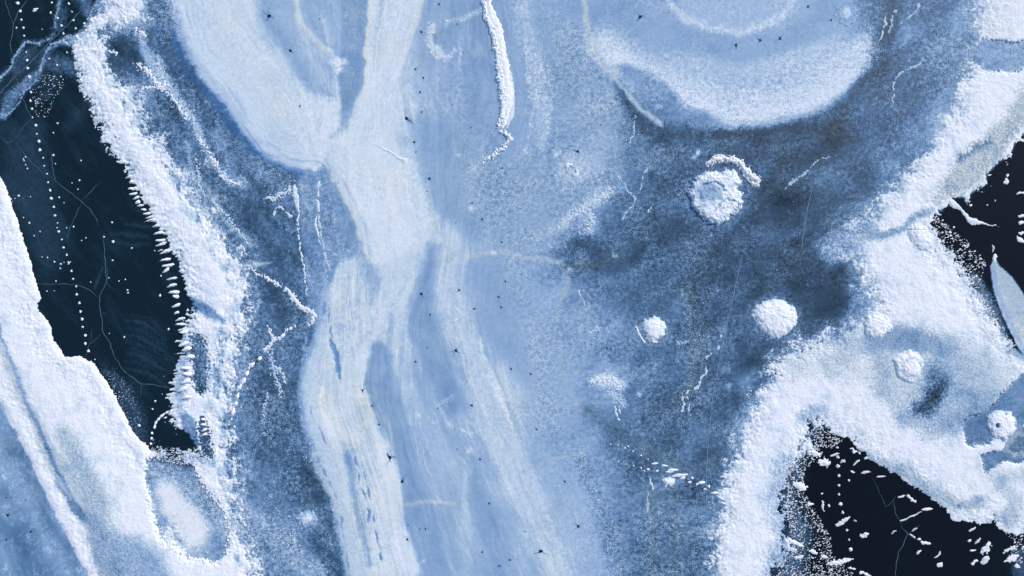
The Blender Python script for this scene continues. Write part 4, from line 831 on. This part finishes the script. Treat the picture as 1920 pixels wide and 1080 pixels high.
# ---- snow patches lying on the right-hand black pools
def patch(label, e, seed=0, rough=2., H=.14, T=1., w=0., poly=None, g=.15):
    pp = poly or ell(e[0], e[1], e[2]*.92, e[3]*.82, e[4], n=14); lump('snow_patch', polyf(pp), pp, H*.55, 3.5, 800+seed, rough=rough*1.15, warp=4.5, T=T, w=w, g=g, st=1.0, label=label, category='snow patch', group='snow patches on the right black pools')
PT = [((1545,867,14,10,-10),5,1,0,None,'ragged patch nearest the upper left shore of the lower right pool'),((1527,850,13,5,-20),3.5,1,0,None,'long scrap joining the ragged patch to the shore of the lower pool'),
 ((1500,911,16,10,-30),3,1,0,None,'largest bright patch at the left shore of the lower pool'),((1520,946,6,5,20),1,1,0,None,'small clean patch just below the largest bright one'),
 ((1565,852,11,2.4,12),1,.88,.5,None,'grey streak by the second footprint of the lower pool'),((1605,867,8,2.6,38),1,.88,.5,None,'grey slanted streak right of the footprint file'),((1581,865,7,2.4,38),1,.82,.5,None,'thin dull streak between footprints and the slanted streak'),
 ((1623,886,11,3,14),1,.9,.4,None,'flat pale streak in the upper part of the lower pool'),((1652,893,11,2,8),1,.9,.3,None,'narrow streak below the notch of the north shore'),
 ((1689,930,9,3,18),1,.94,.2,None,'left half of a split patch in the middle of the pool'),((1708,934,12,4.5,-38),2.5,1,0,None,'ragged right half of the split patch in mid pool'),
 ((1707,969,26,1.9,24),.8,.9,.4,None,'long thin tail curving across the middle of the pool'),((1738,955,12,3.4,5),1,1,0,None,'bright head at the end of the long thin tail'),
 ((1580,978,17,6,36),2.2,.92,.3,None,'leaf shaped patch crossing the footprint file'),((1620,1004,9,6,20),3.5,.95,.2,None,'starry patch right of the footprint file'),
 ((1735,1017,11,4.4,-16),2,1,0,None,'bright clump in the lower middle of the pool'),((1710,1004,8,1.8,-36),1,.95,0,None,'small thin scrap up left of the bright clump'),((1722,1011,5,3,-20),1,1,0,None,'round scrap touching the bright clump'),
 ((1723,1035,6,3,30),1,.92,.4,None,'dull oval patch below the bright clump'),((1762,1060,8,4.6,30),1,.95,.2,None,'clean oval patch near the bottom edge'),((1758,1040,9,2.6,48),1.6,.9,.3,None,'slanted scrap above the clean oval patch'),
 ((1823,993,9,2.8,28),1,.9,.4,None,'lone streak under the north shore at the right'),((1850,1027,15,7,52),4,.96,.1,None,'large ragged patch in the right of the pool'),((1847,1050,11,9,40),1.6,.88,.3,None,'smooth grey patch right below the large ragged one'),
 ((1828,1054,8,4,30),2,1,0,None,'bright scrap left of the smooth grey patch'),((1824,1031,5,3,0),1,1,0,None,'small oval scrap left of the large ragged patch'),((1818,1014,3,3.4,0),1,1,0,None,'tiny speck above the small oval scrap'),
 ((1834,1014,8,2,48),1.4,.85,.4,None,'thin dull streak above the large ragged patch'),((1898,1047,16,6,22),3,1,0,None,'white drift at the right shore of the lower pool'),((1908,1062,5,4,0),2,1,0,None,'small clump under the drift at the right shore'),
 ((1893,1030,14,4,20),4,.95,.1,None,'broken scrap above the drift at the right shore'),((1490,1017,20,5,-22),3,1,0,None,'white streak leaving the left shore low down'),((1524,1035,9,4,-15),2,1,0,None,'first of the clumps trailing from the left shore'),
 ((1545,1044,9,3.6,-12),1.4,1,0,None,'second of the clumps trailing from the left shore'),((1575,1053,26,5,10),3,.98,0,None,'wide wing shaped patch near the bottom edge'),((1598,1066,9,3,-5),1.6,1,0,None,'scrap just below the wide wing shaped patch'),
 ((1622,1076,14,4,-12),3,1,0,None,'lowest white clump, cut by the bottom edge'),((1498,1044,9,4,5),1.2,.92,.1,None,'grey scrap low at the left shore'),((1487,1032,7,4,0),1.2,.9,.1,None,'little grey scrap above the grey one at the left shore'),
 ((1543,948,3,12,8),2.4,1,0,None,'upright string of white bits left of the footprint file'),((1554,949,3,2.6,0),.8,1,0,None,'speck beside the upright string'),((1541,926,3,2,0),.8,1,0,None,'speck on top of the upright string'),
 ((1600,884,5,2.4,-10),1,1,0,None,'short bright scrap right of the footprint file'),((1593,902,2.6,2.6,0),.8,1,0,None,'lone round speck right of the fourth footprint'),((1604,846,13,3,-28),5,1,0,None,'cluster of crumbs under the tip of the north shore'),
 ((1623,860,4,3,30),2,.9,.1,None,'crumb between the cluster and the north shore'),((1676,998,6,1.4,40),.6,.8,.4,None,'faint dash next to the forked crack'),((1715,992,8,2,36),1,.8,.4,None,'dull dash right of the forked crack'),((1602,976,4,3,0),2,.7,.5,None,'faint smudge at the end of the leaf shaped patch'),
 ((1887,340,5,6,0),1.6,.98,0,None,'white fleck in the middle of the upper right pool'),((1888,328,3,4,0),1.4,1,0,None,'small fleck above the white one in the upper right pool'),
 ((1758,399,8,3.6,-30),2,1,0,None,'scrap at the west shore of the upper right pool'),((1819,385,3,2.6,0),1,1,0,None,'speck above the middle of the upper right pool'),((1852,384,1.6,1.6,0),.3,1,0,None,'left of two pin sized specks in the upper right pool'),((1866,376,1.6,1.6,0),.3,1,0,None,'right of two pin sized specks in the upper right pool'),
 ((1787,427,2,2,0),.5,1,0,None,'speck below the frozen spit'),((1773,434,2,2,0),.5,1,0,None,'speck near the west shore below the frozen spit'),((1857,328,3,2,0),.6,1,0,None,'speck near the north shore of the upper right pool'),
 ((1914,362,9,3,15),1.4,1,0,None,'upper curled patch at the right edge of the upper right pool'),((1915,405,7,4,20),1.8,1,0,None,'middle curled patch at the right edge of the upper right pool'),((1915,416,8,4,0),1.8,1,0,None,'thick patch just under the middle curled one'),
 ((1914,450,9,5,-35),2,1,0,None,'lower patch at the right edge of the upper right pool'),((1916,437,5,3,20),1,1,0,None,'small piece above the lower right edge patch'),((1862,466,1.6,10,0),.5,.8,.2,None,'thin thread of frost above the pale tongue'),((1866,484,4,10,-5),1,1,0,None,'white tip of the pale tongue'),
 ((1912,262,10,3,-20),2,1,0,None,'white point poking into the upper right pool at the edge')]
for i, (e, r, T, w, pl, lb) in enumerate(PT): patch(lb, e, i*3, rough=r*.8, T=T, w=w)
patch('pale frozen spit bending into the upper right pool', None, 400, rough=.6, T=.93, H=.12, w=.1, poly=[(1779,372),(1788,374),(1800,388),(1812,400),(1818,408),(1828,409),(1840,415),(1852,419),(1873,425),(1852,422),(1838,421),(1822,422),(1814,416),(1808,404),(1795,393),(1782,386),(1778,380)])
# crumbs: melting edges where snow breaks up into grains over black ice
def crumbs(name, label, cat, poly, n_, r0, r1, seed, T=1.):
    R = random.Random(seed); px = [p[0] for p in poly]; py = [p[1] for p in poly]; P_ = []
    cand = np.array([(R.uniform(min(px), max(px)), R.uniform(min(py), max(py))) for _ in range(n_*4)], np.float32)
    d = sd_poly(cand[:, 0], cand[:, 1], poly)+3*pn(cand[:, 0]/8, cand[:, 1]/8, 3); cand = cand[d > 0][:n_]
    vs_, fs_ = [], []
    wsh = np.array([R.random() for _ in cand]); dd_ = sd_poly(cand[:, 0], cand[:, 1], poly); cand = cand[wsh < 1.25*np.exp(-dd_/14)+.15+.3*(pn(cand[:, 0]/11, cand[:, 1]/11, 8) > .1)]
    for x, y in cand:
        r = (r0+(r1-r0)*R.random()**2.2)*S; k = 6; a0 = R.uniform(0, 6.28); el = R.uniform(.5, .9); th = math.radians(25+R.uniform(-25, 25)); b0 = len(vs_); z = float(zi_at(x, y)); cx, cy = W(x, y)
        for j in range(k):
            t = a0+j*2*math.pi/k; rr = r*R.uniform(.7, 1.2); ux, uy = rr*math.cos(t)*1.5, rr*math.sin(t)*el
            vs_.append((cx+ux*math.cos(th)-uy*math.sin(th), cy+ux*math.sin(th)+uy*math.cos(th), z-.01))
        for j in range(k):
            v = vs_[b0+j]; vs_.append((cx+(v[0]-cx)*.6, cy+(v[1]-cy)*.6, z+r*.4))
        for j in range(k): fs_.append((b0+j, b0+(j+1) % k, b0+k+(j+1) % k, b0+k+j))
        fs_.append(tuple(b0+k+j for j in range(k)))
    me = bpy.data.meshes.new(name); me.from_pydata(vs_, [], fs_)
    a = me.attributes.new('frost', 'FLOAT_COLOR', 'POINT'); a.data.foreach_set('color', np.tile(np.array([T, .1, 0, 0], np.float32), len(vs_)))
    link(name, me, M_SNOW, kind='stuff', label=label, category=cat)
crumbs('snow_crumbs', 'white snow crumbs breaking up along the west shore of the lower right pool', 'snow crumbs', [(1470,860),(1500,850),(1530,830),(1545,850),(1510,880),(1505,920),(1525,950),(1545,985),(1560,1010),(1560,1040),(1600,1075),(1600,1090),(1460,1090),(1460,1055),(1485,1020),(1478,980),(1475,930)], 2300, .6, 1.7, 3)
crumbs('snow_crumbs', 'white snow crumbs at the north tip of the lower right pool', 'snow crumbs', [(1528,795),(1560,812),(1580,825),(1560,842),(1530,835),(1520,815)], 230, .7, 1.6, 4)
crumbs('snow_crumbs', 'white snow crumbs strewn along the west shore of the upper right pool', 'snow crumbs', [(1750,402),(1775,420),(1790,435),(1815,450),(1825,470),(1850,490),(1835,540),(1810,530),(1790,500),(1740,500),(1722,480),(1755,460),(1748,430)], 620, .8, 2.2, 5)
crumbs('snow_crumbs', 'fine snow crumbs over the upper part of the left pool under the frost vein', 'snow crumbs', [(75,140),(100,135),(125,150),(112,175),(95,205),(85,225),(68,215),(62,180),(60,160)], 150, .6, 1.3, 6)
crumbs('snow_crumbs', 'fine snow crumbs along the south west shore of the left pool', 'snow crumbs', [(196,690),(220,700),(250,730),(268,790),(262,825),(240,800),(215,740)], 260, .5, 1.1, 7, T=.8)
crumbs('snow_crumbs', 'white grains peppering the dark slush beside the pale tongue', 'snow crumbs', [(1815,555),(1840,550),(1868,590),(1880,640),(1862,660),(1845,620),(1825,590)], 260, .9, 2.0, 8)
crumbs('snow_crumbs', 'snow grains at the foot of the left pool between the snow banks', 'snow crumbs', [(283,835),(330,845),(375,840),(395,860),(400,870),(340,872),(285,862)], 420, .7, 1.6, 9)
crumbs('snow_crumbs', 'snow crumbs over the lower right shore of the lower right pool', 'snow crumbs', [(1872,985),(1905,1000),(1925,1010),(1925,1060),(1890,1050),(1905,1020)], 110, .8, 2.0, 10)
crumbs('snow_crumbs', 'white grains dotting the tan band down the middle slate ice', 'snow crumbs', [(1275,545),(1330,560),(1325,620),(1335,660),(1310,700),(1285,755),(1255,800),(1245,770),(1285,720),(1300,660),(1285,600)], 300, .5, 1.1, 12, T=.88)

# ---- dark holes with fissures in the pale ice
def hole_meshes(seed, arms):
    R = random.Random(seed); v = [(0, 0, .007)]; k = 10
    for j in range(k):
        t = 2*math.pi*j/k; r = R.uniform(.75, 1.15); v.append((r*math.cos(t), r*math.sin(t)*.85, .007))
    f = [(0, 1+j, 1+(j+1) % k) for j in range(k)]
    me = bpy.data.meshes.new('melt_hole'); me.from_pydata(v, [], f); me.materials.append(M_HOLE)
    v, f = [], []
    for a in range(arms):
        t = R.uniform(0, 6.28); x, y = .6*math.cos(t), .6*math.sin(t); w = .26; b0 = len(v); L_ = R.randint(3, 6)
        for q in range(L_):
            v += [(x-math.sin(t)*w, y+math.cos(t)*w, .004), (x+math.sin(t)*w, y-math.cos(t)*w, .004)]
            if q: f.append((b0+2*q-2, b0+2*q-1, b0+2*q+1, b0+2*q))
            t += R.uniform(-.45, .45); w *= .7; st = R.uniform(.7, 1.1); x += st*math.cos(t); y += st*math.sin(t)
    m2 = bpy.data.meshes.new('fissures'); m2.from_pydata(v, [], f); m2.materials.append(M_FISS)
    return me, m2
hm = [hole_meshes(40+k, 3+k % 4) for k in range(7)]
HL = pts("""505,30,4 545,95,3.2 600,35,1.4 563,199,1.8 762,222,4 777,267,2.4 780,285,1.6 790,60,2.4 779,130,2 794,146,2 788,173,2 790,210,1.8 823,8,2 857,45,1.4 883,239,1.4 1200,32,4 1380,85,3 1425,76,3 1462,72,3 1515,12,2.6 1558,38,2.4 1083,284,3
 805,335,2.6 801,359,1.4 885,381,1.8 904,411,2 942,315,2 941,454,2 948,528,2 855,417,1.4 1030,225,1.4 790,551,3 806,590,2 889,579,2 935,557,2 940,576,2 861,544,2 855,657,3 885,760,2.6 680,732,2.4 698,761,2 779,678,2 801,652,1.4 958,692,2 821,765,1.4 711,796,2
 731,857,4 754,903,3.6 900,861,2.4 857,842,1.4 917,944,2 787,992,1.4 765,985,1.4 764,1011,2.2 798,992,2 936,1061,2 904,1035,1.8 956,1050,2 1014,1033,4 1084,987,3 1059,903,2 985,996,1.4 1006,805,2 995,701,2 15,966,3 58,997,2.2 12,1012,2 48,937,1.6 12,933,1.6 67,1013,1.2 848,197,1.4 1127,234,1.6 869,98,1.2""")
for i, (px, py, r) in enumerate(sorted(HL, key=lambda t: (t[0] < 100, t[1]))):
    left = px < 100; me, m2_ = hm[i % 7]; x, y = W(px, py); z = float(np.max(zi_at(np.array([px-3, px, px+3, px]), np.array([py, py-3, py, py+3]))))+.004
    big_ = 'large' if r > 3.4 else 'medium' if r > 2.1 else 'small'
    lb = (f'{big_} dark pit, {ORD(i-len([1 for t in HL if t[0] >= 100])+1)} from the top in the lower left blue ice' if left else f'{big_} dark pit with hair fissures, {ORD(i+1)} from the top on the pale ice')
    o = bpy.data.objects.new('melt_hole', None if r > 1.7 else me); col_.objects.link(o); o.location = (x, y, z); o.scale = (r*S*1.0, r*S*1.0, 1); o.rotation_euler = (0, 0, rng.uniform(0, 6.28))
    o['label'] = lb; o['category'] = 'melt hole'; o['group'] = 'dark melt holes in the pale ice'
    if r > 1.7:
        c = bpy.data.objects.new('pit', me); col_.objects.link(c); c.parent = o; c = bpy.data.objects.new('fissures', m2_); col_.objects.link(c); c.parent = o; k = 1.0 if r > 2.8 else .8; c.scale = (k, k, 1)

# ---- cracks
def crack(p, w, label, mat=M_CRACK, jit=1.2, z=.008, branches=()):
    R = random.Random(int(p[0][0]*7+p[0][1])); v, f = [], []
    def strand(p, w):
        q = []
        for (ax, ay), (bx, by) in zip(p, p[1:]):
            n_ = max(1, int(math.hypot(bx-ax, by-ay)/6))
            for j in range(n_): q.append((ax+(bx-ax)*j/n_+(R.uniform(-jit, jit) if j else 0), ay+(by-ay)*j/n_+(R.uniform(-jit, jit) if j else 0)))
        q.append(p[-1]); b0 = len(v)
        for j, (x, y) in enumerate(q):
            a = q[max(0, j-1)]; b_ = q[min(len(q)-1, j+1)]; dx, dy = b_[0]-a[0], b_[1]-a[1]; l_ = math.hypot(dx, dy)+1e-6
            ww = w*R.uniform(.55, 1.25)*min(1, .35+min(j, len(q)-1-j)*.3)
            zz = max(float(zi_at(x+o1, y+o2)) for o1 in (-2, 0, 2) for o2 in (-2, 0, 2))+z
            for s1 in (1, -1):
                X_, Y_ = W(x-dy/l_*ww*s1, y+dx/l_*ww*s1); v.append((X_, Y_, zz))
            if j: f.append((b0+2*j-2, b0+2*j-1, b0+2*j+1, b0+2*j))
    strand(p, w)
    for b_ in branches: strand(b_, w*.75)
    me = bpy.data.meshes.new('ice_crack'); me.from_pydata(v, [], f)
    link('ice_crack', me, mat, label=label, category='ice crack', group='thin pale cracks in the ice')
crack([(-10,186),(22,150),(55,120),(90,82),(130,44),(150,22),(178,-5)], .75, 'straight pale crack slanting across the top left corner')
crack([(55,-5),(34,22),(25,48),(19,82),(24,103)], .6, 'crack bending down through the top left black ice', branches=([(8,-5),(18,28),(25,45)],))
crack([(28,140),(42,180),(50,205),(62,222)], .45, 'short crack under the frost vein', branches=([(60,222),(38,245),(28,262)],))
crack([(0,258),(14,268),(28,262)], .5, 'tiny crack at the left edge of the picture')
crack([(30,270),(45,288),(65,310),(85,330)], .4, 'faint crack left of the long footprint trail')
crack([(96,285),(100,325),(105,340),(130,360),(152,377),(170,393),(182,412),(185,424)], .5, 'branching crack in the upper middle of the left pool', branches=([(152,377),(170,360),(188,342)], [(152,380),(142,405),(130,430),(125,455)]))
crack([(195,445),(198,490),(199,530),(187,555),(186,571),(192,600),(193,622),(205,640),(213,665),(225,685),(230,693),(250,708),(265,720),(290,721),(320,727)], .6, 'longest crack wandering down the left pool to its east shore', branches=([(203,500),(200,530),(210,540)], [(192,588),(199,586)], [(264,720),(264,745)]))
crack([(68,531),(110,533),(145,533),(165,542),(187,557)], .45, 'crack from the left shore to the longest crack')
crack([(188,626),(178,637),(168,645),(162,665),(157,673)], .35, 'short side crack by the end of the long trail', branches=([(174,615),(169,640)],))
crack([(1690,987),(1702,1001),(1690,1028),(1684,1035),(1680,1060),(1678,1090)], .5, 'forked crack in the middle of the lower right pool', branches=([(1702,1001),(1726,984)], [(1690,987),(1678,960),(1675,935)], [(1702,1001),(1715,1010)]))
crack([(1635,895),(1640,905),(1652,930),(1660,950),(1668,946),(1680,930)], .3, 'hairline crack in the upper half of the lower right pool')
crack([(1392,478),(1378,540),(1365,600),(1352,660),(1340,720),(1333,770),(1328,830),(1324,900),(1325,1000)], .45, 'long straight hairline running down beside the snow field', mat=M_HAIR, jit=.3)
crack([(1246,165),(1245,200),(1243,250)], .4, 'short upright hairline left of the great white arc', mat=M_HAIR, jit=.2)
crack([(1160,812),(1155,880),(1152,935)], .4, 'upright hairline in the lower slate ice', mat=M_HAIR, jit=.2)
crack([(1525,345),(1514,390),(1506,440),(1503,470)], .4, 'faint hairline in the darkest slate ice', mat=M_HAIR, jit=.3)
crack([(1362,595),(1385,592),(1408,588)], .35, 'short level hairline left of the bright round mound', mat=M_HAIR, jit=.3)
crack([(1110,503),(1130,520),(1155,545)], .35, 'faint slanting hairline by the olive stain', mat=M_HAIR, jit=.3)
print('objects', len(bpy.data.objects))
